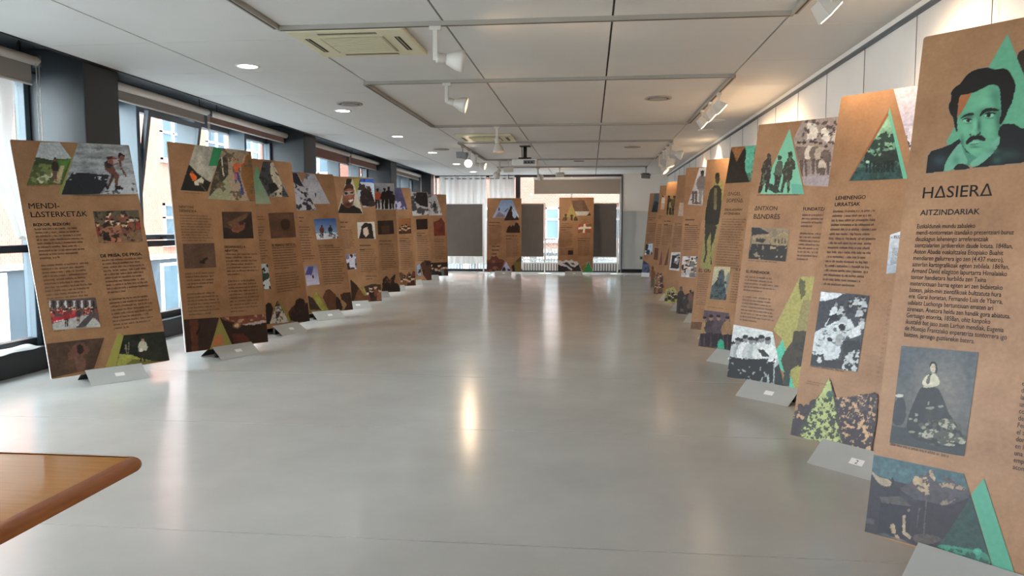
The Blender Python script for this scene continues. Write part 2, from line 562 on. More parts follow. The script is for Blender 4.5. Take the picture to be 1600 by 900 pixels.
# far right blind (runs along x)
t = thing('roller_blind', 'wide taupe roller blind half lowered over the far window', 'blind', (-.39, Y1 - .08, 2.75))
MB().cyl((-1.27, 0, 0), (1.27, 0, 0), .035, M_CORE, 16).build('roller_tube', t)
MB().box((-1.26, .03, -.44), (1.26, .034, 0), M_BLIND_T).build('fabric', t)
MB().cyl((-1.26, .032, -.446), (1.26, .032, -.446), .011, M_CORE, 10).build('bottom_bar', t)
MB().cyl((1.262, -.03, 0), (1.262, -.03, -2.0), .004, M_CORE, 6).build('pull_chain', t)

# near curtain, gathered and tucked on the transom
def curtain_near(u, v):
    z = 2.74 - v * 1.5
    wd = .62 * (1 - v) ** .8 * .9 + .10 + .05 * max(0, v - .85) * 6
    yc = 5.80 + .34 * v ** 1.6
    y = yc + (u - .5) * wd
    x = -5.09 + .035 * math.sin(u * 22 + v * 3) * (1 - .5 * v) + .02 * math.sin(v * 9)
    if v > .93:
        z = 1.24 + .02 * math.sin(u * 9)
        y += (v - .93) * 2.4
        x -= (v - .93) * .5
    return (x, y, z)
t = thing('curtain', 'white gathered curtain tucked onto the near window transom', 'curtain', (0, 0, 0))
MB().sheet(curtain_near, 60, 50, M_CURTAIN).build('drape', t)
MB().cyl((-5.09, 5.3, 2.755), (-5.09, 6.4, 2.755), .012, M_BLACK).box((-5.1, 5.5, 2.75), (-5.08, 5.52, ZC + .12), M_BLACK).box((-5.1, 6.2, 2.75), (-5.08, 6.22, ZC + .12), M_BLACK).build('curtain_rod', t)
# cloth lying on the kerb
def cloth(u, v):
    a = (u - .5); b = (v - .5)
    return (-5.17 + b * .16 + .02 * math.sin(u * 11), 6.02 + a * .62, .228 + .05 * (1 - (2 * abs(b)) ** 2) * (1 - (2 * abs(a)) ** 3) * (.75 + .2 * math.sin(u * 7 + v * 4) + .12 * math.sin(u * 17 - v * 9)))
MB().sheet(cloth, 36, 14, mat_cloth('crumpled_cloth', 0xE6E4E2, .2)).build('cloth', label='crumpled white cloth lying on the dark window sill', cat='cloth')
# far curtain
def mk_far(x0, x1, seed):
    rr = random.Random(seed)
    ph = [rr.uniform(0, 6) for _ in range(4)]
    def fn(u, v):
        x = x0 + (x1 - x0) * u + .03 * math.sin(u * 9 + ph[2]) * v
        y = Y1 - .19 + .035 * math.sin(u * (x1 - x0) * 34 + ph[0]) + .02 * math.sin(u * (x1 - x0) * 13 + ph[1])
        return (x, y, 2.83 - 2.59 * v)
    return fn
t = thing('curtain', 'pair of sheer white pleated curtains over the far left window', 'curtain')
MB().sheet(mk_far(-4.46, -3.05, 1), 170, 8, M_CURTAIN).build('drape', t)
MB().sheet(mk_far(-2.96, -2.22, 2), 90, 8, M_CURTAIN).build('drape', t)
MB().cyl((-4.3, Y1 - .19, 2.755), (-2.2, Y1 - .19, 2.755), .012, M_BLACK).box((-4.0, Y1 - .2, 2.75), (-3.98, Y1 - .18, ZC), M_BLACK).box((-2.4, Y1 - .2, 2.75), (-2.38, Y1 - .18, ZC), M_BLACK).build('curtain_rod', t)

# grey display boards on white posts before the far window
M_BOARD = mat('board_grey_felt', 0x68625e, .9, var=.06, scale=5)
for (xa, xb, lab) in ((-4.22, -3.06, 'grey felt display board before the sheer curtains'), (-2.46, -1.29, 'grey felt display board behind the panel with the sharp peak'), (-.42, .78, 'grey felt display board behind the panel with the red flag')):
    t = thing('display_board', lab, 'display board', ((xa + xb) / 2, 21.05, 0), 0, 'grey display boards at the far window')
    h = (xb - xa) / 2
    MB().bev((-h + .03, -.012, .49), (h - .03, .012, 1.99), M_BOARD, .004).build('felt_panel', t)
    for z in (.47, 1.99):
        MB().bev((-h + .02, -.015, z), (h - .02, .015, z + .022), M_CORE, .004).build('frame_rail', t)
    for s_ in (-1, 1):
        MB().cyl((s_ * h, 0, .012), (s_ * h, 0, 2.02), .02, M_CORE, 14).build('post', t)
        MB().rev([(0, .2), (.008, .2), (.014, .03)], (s_ * h, 0, 0), (0, 0, 1), M_CORE, 28).build('base_plate', t)

# ================================================================== CEILING EQUIPMENT
def track(p0, p1, label):
    t = thing('light_track', label, 'light track')
    (xa, ya), (xb, yb) = p0, p1
    hw = .022
    if abs(xa - xb) < 1e-6:
        MB().box((xa - hw, ya, ZC - .032), (xa + hw, yb, ZC), M_TRACK).build('rail', t)
        MB().box((xa - .007, ya + .02, ZC - .0335), (xa + .007, yb - .02, ZC - .032), M_TRACKDK).build('slot', t)
    else:
        MB().box((xa, ya - hw, ZC - .032), (xb, ya + hw, ZC), M_TRACK).build('rail', t)
        MB().box((xa + .02, ya - .007, ZC - .0335), (xb - .02, ya + .007, ZC - .032), M_TRACKDK).build('slot', t)
XL, XRt = -2.38, 1.42
track((XL, 2.15), (XL, 5.49), 'white lighting track in the ceiling ahead of the larger air conditioner')
track((XRt, 2.15), (XRt, 5.49), 'white lighting track near the right wall holding a single flood')
track((XL, 5.52), (XRt, 5.52), 'cross lighting track edging the first ceiling air conditioner')
track((XL, 7.68), (XRt, 7.68), 'cross lighting track just past the first air conditioner')
track((XL, 7.71), (XL, 11.03), 'lengthwise lighting track without lamps beside the second round vent row')
track((XRt, 7.71), (XRt, 11.03), 'lengthwise lighting track holding three wall floods in a row')
track((XL, 11.06), (XRt, 11.06), 'cross lighting track ahead of the second air conditioner')
track((XL, 13.26), (XRt, 13.26), 'cross lighting track behind the second air conditioner')
track((XL, 13.29), (XL, 16.65), 'lengthwise lighting track carrying the brightly lit spotlight')
track((XRt, 13.29), (XRt, 16.65), 'lengthwise lighting track carrying the right wall spotlight cluster')
track((XL, 16.68), (XRt, 16.68), 'cross lighting track beyond the projector')
track((XL, 18.82), (XRt, 18.82), 'cross lighting track nearest the far window')

ZT = ZC - .032
def spotlight(x, y, d, label, lens=M_LENS, power=12, arm=.20, sc=1., side=None):
    d = Vector(d).normalized()
    t = thing('spotlight', label, 'spotlight', (x, y, ZT), 0, 'track spotlights')
    MB().bev((-.045, -.02, -.03), (.045, .02, 0), M_SPOT, .004).build('adapter', t)
    MB().bev((-.018, -.014, -.03 - arm), (.018, .014, -.03), M_SPOT, .004).build('arm', t)
    p = Vector((0, 0, -.03 - arm + .02))
    nk = MB().rev([(0.005, .034), (.02, .04), (.03, .034), (.04, .04), (.05, .034), (.06, .04), (.07, .034), (.085, .034)], p, d, M_SPOT, 18)
    nk.build('finned_neck', t)
    MB().rev([(.08, .036), (.11, .05), (.15, .07 * sc), (.19, .082 * sc), (.215, .084 * sc), (.216, .078 * sc), (.19, .07 * sc)], p, d, M_SPOT, 24, True, False).build('reflector', t)
    MB().rev([(.192, .07 * sc), (.196, .04)], p, d, lens, 24).build('lens', t)
    if power:
        spot_lamp(t, p + d * .23, d, power)
    return t
def flood(x, y, d, label, lens=M_LENS, power=14, arm=.12, m=M_SPOT, along='y', wdt=.11):
    d = Vector(d).normalized()
    t = thing('flood_light', label, 'flood light', (x, y, ZT), 0, 'track flood lights')
    MB().bev((-.02, -.045, -.03), (.02, .045, 0), m, .004).build('adapter', t)
    ax = Vector((0, 1, 0)) if along == 'y' else Vector((1, 0, 0))
    ax = (ax - d * ax.dot(d)).normalized()
    up = d.cross(ax)
    p = Vector((0, 0, -.03 - arm))
    br = MB().cyl((0, 0, -.03), p + Vector((0, 0, .04)), .009, m)
    for s_ in (-1, 1):
        br.cyl(p + Vector((0, 0, .04)), p + ax * s_ * (wdt + .012) + Vector((0, 0, .035)), .006, m, 8)
        br.cyl(p + ax * s_ * (wdt + .012) + Vector((0, 0, .035)), p + ax * s_ * (wdt + .012), .006, m, 8)
    br.build('yoke', t)
    rot = Matrix((ax, up, d)).transposed().to_4x4()
    Mx = Matrix.Translation(p) @ rot
    k = .06
    vs = [(-wdt * .7, -k * .5, -.06), (wdt * .7, -k * .5, -.06), (wdt * .7, k * .5, -.06), (-wdt * .7, k * .5, -.06), (-wdt, -k, .05), (wdt, -k, .05), (wdt, k, .05), (-wdt, k, .05)]
    MB().add([Mx @ Vector(q) for q in vs], [(0, 3, 2, 1), (4, 5, 6, 7), (0, 1, 5, 4), (1, 2, 6, 5), (2, 3, 7, 6), (3, 0, 4, 7)], m).build('housing', t)
    MB().box((-wdt * .88, -k * .8, .05), (wdt * .88, k * .8, .054), lens, Mx).build('lens', t)
    if power:
        spot_lamp(t, p + d * .07, d, power, size=R(110), blend=.8)
    return t

def aim(x, y, tx, ty, tz, z=ZC - .25):
    return (tx - x, ty - y, tz - z)
spotlight(-1.16, 5.52, (1, .18, -.12), 'white spotlight on the first cross track beside the air conditioner', M_LENS, 8, arm=.22)
spotlight(-1.50, 7.68, (.97, .06, -.25), 'white spotlight turned right with glowing lens on the second cross track', M_LENS, 8, arm=.17)
spotlight(-1.40, 11.06, (.12, -.05, -1), 'white spotlight pointing straight down with an amber rim', M_LENSO, 5, arm=.16)
flood(XL, 13.7, (-.35, -.8, -.35), 'dark grey flood lamp on the left track before the bright spotlight', M_SPOTG, 0, m=M_SPOTG, along='x')
spotlight(XL, 14.5, (.02, -.92, -.36), 'brightly lit spotlight facing the room on the left track', M_LENSB, 14, arm=.18)
spotlight(XL, 15.3, (.95, -.1, -.25), 'white spotlight turned right just beyond the brightly lit one', M_LENS, 6, arm=.18)
spotlight(-2.05, 16.68, (-.4, .6, -.5), 'white spotlight turned to the curtains on the cross track past the projector', M_LENS, 6)
flood(-1.85, 16.68, (.1, -.8, -.35), 'pale square flood lamp before the far sheer curtains', M_SPOT, 0, along='x', arm=.16)
spotlight(-1.33, 18.82, (.25, .9, -.3), 'white spotlight turned to the taupe blind on the last track', M_LENS, 8, arm=.16)
flood(-.78, 18.82, (.1, .9, -.35), 'pale square flood lamp lighting the taupe blind', M_LENS, 18, along='x', arm=.14)
flood(XRt, 4.8, aim(XRt, 4.8, XR, 4.8, 1.9), 'slim wall flood alone on the nearest right track', M_LENS, 40)
for y, n in ((8.55, 'nearest the first right cross track'), (9.17, 'in the middle of a row of three'), (9.78, 'last of the row of three')):
    flood(XRt, y, aim(XRt, y, XR, y, 1.9), 'slim wall flood on the right track, ' + n, M_LENS, 36)
spotlight(XRt, 13.5, (.93, -.12, -.3), 'spotlight with bright white lens leading the right wall cluster', M_LENSB, 34, arm=.15)
spotlight(XRt, 14.1, (.3, -.1, -.95), 'spotlight with yellow lens tipped down in the right wall cluster', M_LENS, 28, arm=.17)
spotlight(XRt, 14.8, (.9, .2, -.4), 'third white spotlight of the right wall cluster', M_LENS, 28, arm=.15)
spotlight(XRt, 15.6, (.6, -.3, -.7), 'white spotlight turned down at the far end of the right wall cluster', M_LENS, 24, arm=.2)
flood(1.38, 18.82, (-.1, -.7, -.6), 'dark grey flood hanging before the far white wall', M_SPOTG, 0, m=M_SPOTG, along='x', arm=.18)

# air conditioning cassettes
def cassette(x0, y0, x1, y1, label):
    t = thing('air_conditioner', label, 'air conditioner', ((x0 + x1) / 2, (y0 + y1) / 2, ZC))
    a, b = (x1 - x0) / 2, (y1 - y0) / 2
    MB().bev((-a, -b, -.035), (a, b, 0), M_CREAM, .012).build('cover', t)
    gx, gy = a * .56, b * .56
    MB().bev((-gx, -gy, -.043), (gx, gy, -.03), M_CREAMDK, .006).build('intake_grille', t)
    g = MB()
    for k in range(14):
        y = -gy + .02 + k * (2 * gy - .04) / 13
        g.box((-gx + .02, y - .004, -.046), (gx - .02, y + .004, -.043), M_CREAM)
    g.build('grille_slats', t)
    for s_ in (-1, 1):
        MB().box((-gx * .9, s_ * b * .78 - .022, -.0365), (gx * .9, s_ * b * .78 + .022, -.034), M_SLOT).box((-gx * .9, s_ * b * .78 - .004, -.039), (gx * .9, s_ * b * .78 + .004, -.0365), M_CREAMDK).build('air_slot', t)
        MB().box((s_ * a * .78 - .022, -gy * .9, -.0365), (s_ * a * .78 + .022, gy * .9, -.034), M_SLOT).box((s_ * a * .78 - .004, -gy * .9, -.039), (s_ * a * .78 + .004, gy * .9, -.0365), M_CREAMDK).build('air_slot', t)
cassette(-2.35, 5.56, -1.42, 6.42, 'square cream air conditioner in the ceiling by the first cross track')
cassette(-2.25, 12.1, -1.30, 13.05, 'square cream air conditioner in the ceiling by the left spotlight cluster')

# downlights
def downlight(x, y, lens, label, group):
    t = thing('downlight', label, 'downlight', (x, y, ZC), 0, group)
    MB().rev([(0, .112), (.006, .112), (.008, .092), (.002, .088)], (0, 0, 0), (0, 0, -1), M_CORE, 32, False, False).build('trim_ring', t)
    MB().rev([(0, .09), (.003, .09)], (0, 0, 0), (0, 0, -1), lens, 32).build('lens', t)
    return t
for y in (1.4, 4.1, 6.82, 9.53, 12.30, 15.06, 17.82, 20.4):
    d_ = downlight(-3.25, y, M_DOWN, 'lit round downlight in the window side ceiling strip', 'lit downlights by the windows')
    spot_lamp(d_, (0, 0, -.02), (0, 0, -1), 14, COOL, R(120), .8, .08)
for y in (10.95, 12.0):
    downlight(1.80, y, M_WHITE, 'unlit round downlight in the ceiling strip by the right wall', 'unlit downlights by the right wall')
# round vents
M_VENT = mat('vent_metal', 0x9a948c, .5, var=.05)
for x, y, lab in ((-2.98, 9.0, 'round ceiling vent beside a lit downlight and the lampless track'), (-2.94, 14.45, 'round ceiling vent near the brightly lit spotlight'), (.79, 9.0, 'round ceiling vent in the panel beside the three wall floods'), (.79, 14.4, 'round ceiling vent beside the right wall spotlight cluster')):
    t = thing('ceiling_vent', lab, 'vent', (x, y, ZC))
    MB().rev([(0, .16), (.01, .16), (.014, .13), (.006, .12)], (0, 0, 0), (0, 0, -1), M_VENT, 32, False, False).build('outer_ring', t)
    MB().rev([(0.0, .125), (.004, .125)], (0, 0, 0), (0, 0, -1), M_SLOT, 32).build('throat', t)
    MB().rev([(0.004, .1), (.016, .105), (.018, .07)], (0, 0, 0), (0, 0, -1), M_VENT, 32).build('center_disc', t)
for x, y, lab in ((-1.97, 16.9, 'small dark ceiling grille left of the projector'), (-.27, 17.3, 'small dark ceiling grille right of the projector')):
    t = thing('ceiling_grille', lab, 'vent', (x, y, ZC))
    MB().bev((-.12, -.06, -.012), (.12, .06, 0), M_SPOTG, .004).build('frame', t)
    MB().box((-.10, -.045, -.0135), (.10, .045, -.012), M_SLOT).build('opening', t)

# projector
t = thing('projector', 'white ceiling projector on a black mount', 'projector', (-1.24, 14.05, ZC))
MB().bev((-.10, -.10, -.015), (.10, .10, 0), M_BLACK, .004).build('ceiling_plate', t)
MB().cyl((0, 0, -.015), (0, 0, -.22), .035, M_BLACK).build('drop_pole', t)
MB().bev((-.12, -.09, -.245), (.12, .09, -.22), M_BLACK, .005).build('mount_plate', t)
pb = MB().bev((-.24, -.14, -.37), (.24, .16, -.25), M_CORE, .025).build('body', t)
MB().box((-.02, -.1415, -.35), (.2, -.139, -.275), M_SPOTG).build('connector_panel', pb)
for k in range(3):
    MB().bev((-.0 + k * .06, -.145, -.33), (.04 + k * .06, -.14, -.3), M_BLACK, .002).build('port', pb)
MB().cyl((-.15, .15, -.31), (-.15, .18, -.31), .04, M_BLACK).build('lens', pb)
MB().cyl((-.06, -.03, -.015), (-.05, -.06, -.25), .006, M_BLACK).build('cable', t)

# picture wires on the right wall
for k in range(17):
    y = 4.45 + k * .963
    MB().cyl((XR - .03, y, ZC - .06), (XR - .02, y, .35), .0025, M_SPAN, 6).build('picture_wire', label='thin steel picture wire hanging from the rail on the right wall', cat='wire', group='picture wires on the right wall')

# ================================================================== TABLE
def mat_wood():
    m = bpy.data.materials.new('varnished_wood')
    m.use_nodes = True
    nt = m.node_tree
    b = nt.nodes['Principled BSDF']
    tc = nt.nodes.new('ShaderNodeTexCoord')
    mp = nt.nodes.new('ShaderNodeMapping')
    mp.inputs['Scale'].default_value = (1.2, 16, 16)
    n = nt.nodes.new('ShaderNodeTexNoise')
    n.inputs['Scale'].default_value = 5
    n.inputs['Detail'].default_value = 8
    n.inputs['Distortion'].default_value = .6
    r = nt.nodes.new('ShaderNodeValToRGB')
    r.color_ramp.elements[0].color = (*lin(0xB9793a), 1)
    r.color_ramp.elements[1].color = (*lin(0xD29a55), 1)
    nt.links.new(tc.outputs['Object'], mp.inputs['Vector'])
    nt.links.new(mp.outputs[0], n.inputs['Vector'])
    nt.links.new(n.outputs['Fac'], r.inputs['Fac'])
    nt.links.new(r.outputs[0], b.inputs['Base Color'])
    b.inputs['Roughness'].default_value = .16
    b.inputs['Coat Weight'].default_value = .4
    return m
M_WOOD = mat_wood()
M_EDGE = mat('wood_nosing', 0xA8602a, .3, var=.2, scale=10, stretch=(8, 1, 8))
t = thing('wooden_table', 'varnished light wood table with a rounded darker edge', 'table', (-2.0, 1.05, 0))
TX0, TX1, TY0, TY1, TZ = -.95, .815, -.72, .70, .75
MB().box((TX0, TY0, TZ - .032), (TX1 - .0, TY1, TZ), M_WOOD).build('tabletop', t)
ed = MB()
rr_ = .021
prof = [(math.sin(a) * .9, math.cos(a)) for a in np.linspace(0, math.pi, 9)]
# rounded nosing on the two visible sides, mitred by a quarter round corner
path = [((TX1, TY0), (1, 0)), ((TX1, TY1 - .0), (1, 0))] + [((TX1, TY1), (math.cos(a), math.sin(a))) for a in np.linspace(0, math.pi / 2, 7)] + [((TX0, TY1), (0, 1))]
vs, fs = [], []
for (px, py), (nx, ny) in path:
    for o_, z_ in prof:
        vs.append((px + nx * o_ * .03, py + ny * o_ * .03, TZ - .016 + z_ * rr_ - .003))
n_ = len(prof)
for i in range(len(path) - 1):
    for k in range(n_ - 1):
        fs.append((i * n_ + k, i * n_ + k + 1, (i + 1) * n_ + k + 1, (i + 1) * n_ + k))
ed.add(vs, fs, M_EDGE, True)
ed.build('edge_nosing', t)
for x, y in ((-.85, -.62), (.3, -.62), (-.85, .2), (.3, .2)):
    MB().bev((x - .03, y - .03, 0), (x + .03, y + .03, TZ - .09), M_EDGE, .006).build('leg', t)
MB().box((-.87, -.62, TZ - .09), (.32, .2, TZ - .032), M_EDGE).build('apron', t)

# ================================================================== EXHIBITION PANELS
PW, PH, PT, ZB = .9698, 2.1128, .018, .09
POSE = {
 'L1': (-4.1811, 6.0024, .9186, .2901, .0308), 'L2': (-3.7517, 7.2597, 1.0678, .1261, -.0198), 'L3': (-3.8561, 8.9178, 1.2597, .1106, .0079),
 'L4': (-3.8656, 10.3909, .927, .225, -.001), 'L5': (-3.8831, 11.801, .6941, .1428, -.0062), 'L6': (-4.0494, 13.5954, .6057, .1246, .0007),
 'L7': (-4.1077, 15.0785, .5158, .1573, .0027), 'L8': (-4.13, 16.72, .4667, .1721, -.0065), 'L9': (-4.0738, 18.3948, .3748, .1488, -.0086),
 'F1': (-2.3728, 20.2916, .1037, .2223, -.0004), 'F2': (-.3961, 20.3455, -.0246, .1994, -.0011),
 'R1': (1.4887, 2.7507, -.7896, .1911, .0108), 'R2': (1.5536, 4.1663, -.8266, .2125, .0051), 'R3': (1.4872, 5.8403, -.7916, .139, -.0194),
 'R4': (1.449, 7.3938, -.8685, .1837, -.0225), 'R5': (1.6137, 8.8735, -.7102, .1499, .0062), 'R6': (1.6488, 10.4778, -.6117, .0996, -.002),
 'R7': (1.5841, 11.9103, -.7313, .1368, -.0122), 'R8': (1.5571, 13.5524, -.7343, .163, -.0039), 'R9': (1.6025, 14.9613, -.7014, .1359, -.0077),
 'R10': (1.647, 18.1839, -.7019, .1587, .003)}
# enlarged crops of the photograph in which positions were read: x0, y0, photo pixels per crop pixel
CROP = {'A': (0, 200, .46667), 'A1': (20, 215, .18333), 'A2': (60, 440, .18885), 'B': (250, 210, .4), 'B1': (260, 215, .11668), 'B2': (270, 300, .16667), 'B3': (270, 440, .1444),
        'C': (390, 230, .33333), 'C1': (400, 240, .1444), 'C2': (400, 400, .1444), 'D': (510, 260, .2665), 'E': (680, 250, .2222), 'E1': (690, 260, .1111), 'E2': (840, 260, .13333),
        'E3': (690, 360, .10625), 'E4': (840, 360, .13125), 'G': (1330, 0, .33333), 'G1': (1330, 280, .35573), 'G2': (1330, 560, .37762), 'G3': (1440, 90, .21108), 'G4': (1380, 530, .21108), 'G5': (1340, 700, .22222), 'H': (1260, 130, .18888), 'H1': (1240, 290, .18886),
        'H2': (1230, 440, .17782), 'H3': (1230, 580, .2), 'I': (1160, 180, .1556), 'I1': (1140, 310, .2111), 'I2': (1120, 480, .1889), 'J': (1060, 210, .2111), 'J1': (1060, 380, .2333),
        'K': (1000, 250, .16667), 'K1': (1000, 380, .15552)}

def rounded(w, h, r, n=5):
    pts = []
    for cx, cy, a0 in ((w / 2 - r, r, -90), (w / 2 - r, h - r, 0), (-w / 2 + r, h - r, 90), (-w / 2 + r, r, 180)):
        for k in range(n + 1):
            a = R(a0 + 90 * k / n)
            pts.append((cx + r * math.cos(a), cy + r * math.sin(a)))
    return pts
def board_mesh():
    m = MB()
    o = rounded(PW, PH, .012)
    n = len(o)
    m.add([(x, 0, z) for x, z in o], [list(range(n))], M_KRAFT)
    m.add([(x, PT, z) for x, z in o], [list(range(n))[::-1]], M_CORE)
    m.add([(x, 0, z) for x, z in o] + [(x, PT, z) for x, z in o], [(k, k + n, (k + 1) % n + n, (k + 1) % n) for k in range(n)], M_CORE)
    return m
_bm = board_mesh().build('board')
BOARD_DATA = _bm.data
bpy.data.objects.remove(_bm)

class Panel:
    def __init__(s, key, label):
        s.key = key
        x, y, yaw, tilt, roll = POSE[key]
        s.M = Matrix.Translation((x, y, ZB)) @ Matrix.Rotation(yaw, 4, 'Z') @ Matrix.Rotation(-tilt, 4, 'X') @ Matrix.Rotation(-roll, 4, 'Y')
        s.o = thing('exhibition_panel', label, 'exhibition panel')
        s.o.matrix_world = s.M
        link('board', BOARD_DATA, s.o)
        A = np.array(s.M)
        s.p0 = A[:3, 3]; s.ex = A[:3, 0]; s.ey = A[:3, 1]; s.ez = A[:3, 2]
        s.dist = float(np.linalg.norm(s.p0 + s.ez * 1.0 - EYE))
        s.res = min(420, F_PX / s.dist * 1.05)
        s.layer = 0
    def uv(s, crop, p):
        """photo position -> panel metres (x from the middle, z from the bottom)"""
        cx, cy, k = CROP[crop]
        d = ray(cx + p[0] * k, cy + p[1] * k)
        t = ((s.p0 - EYE) @ s.ey) / (d @ s.ey)
        q = EYE + d * t - s.p0
        return (float(q @ s.ex), float(q @ s.ez))
    def off(s):
        s.layer += 1
        return -.0003 - .00025 * s.layer

def vnoise(X, Z, scale, seed, octv=3):
    rs = np.random.RandomState(seed)
    out = np.zeros_like(X); amp = 1; tot = 0
    for o in range(octv):
        L = rs.rand(64, 64)
        x = X / scale * 2 ** o + 7.3 * o + 20; z = Z / scale * 2 ** o + 3.1 * o + 20
        xi = np.floor(x).astype(int); zi = np.floor(z).astype(int)
        fx = x - xi; fz = z - zi
        fx = fx * fx * (3 - 2 * fx); fz = fz * fz * (3 - 2 * fz)
        g = lambda a, b: L[a % 64, b % 64]
        out += amp * ((g(xi, zi) * (1 - fx) + g(xi + 1, zi) * fx) * (1 - fz) + (g(xi, zi + 1) * (1 - fx) + g(xi + 1, zi + 1) * fx) * fz)
        tot += amp; amp *= .55
    return out / tot

class Pic:
    """a printed picture: raster painted from shapes, laid on the panel as a coloured mesh"""
    def __init__(s, pan, crop, quad, base=None, cut=False):
        s.pan, s.crop, s.cut = pan, crop, cut
        hw = PW / 2 - .0015
        s.q = [(min(max(x, -hw), hw), min(max(z, .002), PH - .002)) for x, z in (pan.uv(crop, p) for p in quad)]
        xs = [p[0] for p in s.q]; zs = [p[1] for p in s.q]
        s.b = (min(xs), max(xs), min(zs), max(zs))
        s.nx = max(6, int((s.b[1] - s.b[0]) * pan.res)); s.nz = max(6, int((s.b[3] - s.b[2]) * pan.res))
        s.X, s.Z = np.meshgrid(np.linspace(s.b[0], s.b[1], s.nx + 1), np.linspace(s.b[2], s.b[3], s.nz + 1))
        s.c = np.zeros(s.X.shape + (3,)) + lin(0x808080 if base is None else base)
        s.m = np.zeros(s.X.shape, bool) if cut else np.ones(s.X.shape, bool)
    def _in(s, pts, raw=False):
        P = pts if raw else [s.pan.uv(s.crop, p) for p in pts]
        ins = np.zeros(s.X.shape, bool)
        n = len(P)
        for i in range(n):
            (x1, z1), (x2, z2) = P[i], P[(i + 1) % n]
            if abs(z1 - z2) < 1e-9:
                continue
            c = ((s.Z < z1) != (s.Z < z2)) & (s.X < (x2 - x1) * (s.Z - z1) / (z2 - z1) + x1)
            ins ^= c
        return ins
    def put(s, w, c, al=1.):
        s.c[w] = s.c[w] * (1 - al) + lin(c) * al
        s.m |= w
        return s
    def poly(s, pts, c, al=1.):
        return s.put(s._in(pts), c, al)
    def ell(s, cx, cy, rx, ry, c, al=1., rot=0):
        a = np.linspace(0, 2 * math.pi, 20, endpoint=False); k = R(rot)
        return s.poly([(cx + rx * math.cos(t) * math.cos(k) - ry * math.sin(t) * math.sin(k), cy + rx * math.cos(t) * math.sin(k) + ry * math.sin(t) * math.cos(k)) for t in a], c, al)
    def sp(s, pts, c, al=1.):
        """smoothed polygon"""
        for _ in range(2):
            n = len(pts)
            pts = [q for i in range(n) for q in ((pts[i][0] * .75 + pts[(i + 1) % n][0] * .25, pts[i][1] * .75 + pts[(i + 1) % n][1] * .25), (pts[i][0] * .25 + pts[(i + 1) % n][0] * .75, pts[i][1] * .25 + pts[(i + 1) % n][1] * .75))]
        return s.poly(pts, c, al)
    def blob(s, cx, cy, rx, ry, c, al=.7):
        """soft tonal patch inside what is already painted"""
        o = s.pan.uv(s.crop, (cx, cy)); a = s.pan.uv(s.crop, (cx + rx, cy)); b = s.pan.uv(s.crop, (cx, cy + ry))
        A = np.array([[a[0] - o[0], b[0] - o[0]], [a[1] - o[1], b[1] - o[1]]])
        I = np.linalg.inv(A)
        X, Z = s.X - o[0], s.Z - o[1]
        u = I[0, 0] * X + I[0, 1] * Z; v_ = I[1, 0] * X + I[1, 1] * Z
        w_ = (al * np.exp(-1.2 * (u * u + v_ * v_)) * s.m)[..., None]
        s.c = s.c * (1 - w_) + lin(c) * w_
        return s
    def grad(s, top, bot):
        f = ((s.Z - s.b[2]) / (s.b[3] - s.b[2]))[..., None]
        s.c = lin(bot) * (1 - f) + lin(top) * f
        return s
    def noise(s, amp, scale, seed=1, sx=1., sz=1.):
        n = vnoise(s.X * sx, s.Z * sz, scale, seed)
        s.c = np.clip(s.c * (1 + amp * (n - .5) * 4)[..., None], 0.002, .95)
        return s
    def speck(s, c, thr, scale, seed=1, pts=None, al=1., sx=1., sz=1.):
        w = vnoise(s.X * sx, s.Z * sz, scale, seed) > thr
        if pts is not None:
            w &= s._in(pts)
        if s.cut:
            w &= s.m
        s.c[w] = s.c[w] * (1 - al) + lin(c) * al
        return s
    def fig(s, x, y, h, top, leg, skin=0xB08060, hat=None, lean=0., wd=1., al=1.):
        """a standing person: x centre, y feet, h height in crop pixels"""
        u = h / 100.
        P = lambda a, b: (x + a * u * wd + lean * b * u, y - b * u)
        s.poly([P(-11, 0), P(-4, 0), P(-1, 46), P(-12, 50)], leg, al).poly([P(3, 0), P(11, 0), P(12, 50), P(0, 46)], leg, al)
        s.poly([P(-13, 46), P(12, 46), P(15, 76), P(9, 84), P(-9, 84), P(-15, 76)], top, al)
        s.poly([P(-15, 78), P(-20, 60), P(-16, 44), P(-11, 45), P(-12, 70)], top, al).poly([P(15, 78), P(20, 60), P(16, 44), P(11, 45), P(12, 70)], top, al)
        c = P(0, 91)
        s.ell(c[0], c[1], 6 * u * wd, 8 * u, skin, al)
        c = P(0, 96)
        s.ell(c[0], c[1], 6.5 * u * wd, 4.5 * u, hat if hat is not None else 0x201812, al)
        return s
    def crowd(s, box, n, pal, seed=1, hs=14, skin=(0xD8B898, 0xC8A080, 0xE0C8B0)):
        rr = random.Random(seed)
        x0, y0, x1, y1 = box
        pts = sorted([(rr.uniform(x0, x1), rr.uniform(y0, y1)) for _ in range(n)], key=lambda p: p[1])
        for x, y in pts:
            h = hs * rr.uniform(.8, 1.25)
            c = rr.choice(pal)
            s.poly([(x - h * .55, y + h * 1.6), (x - h * .5, y + h * .5), (x, y + h * .25), (x + h * .5, y + h * .5), (x + h * .55, y + h * 1.6)], c)
            s.ell(x, y, h * .26, h * .34, rr.choice(skin))
            s.ell(x, y - h * .2, h * .28, h * .18, rr.choice((0x2a2420, 0x181412, 0x3a3028)))
        return s
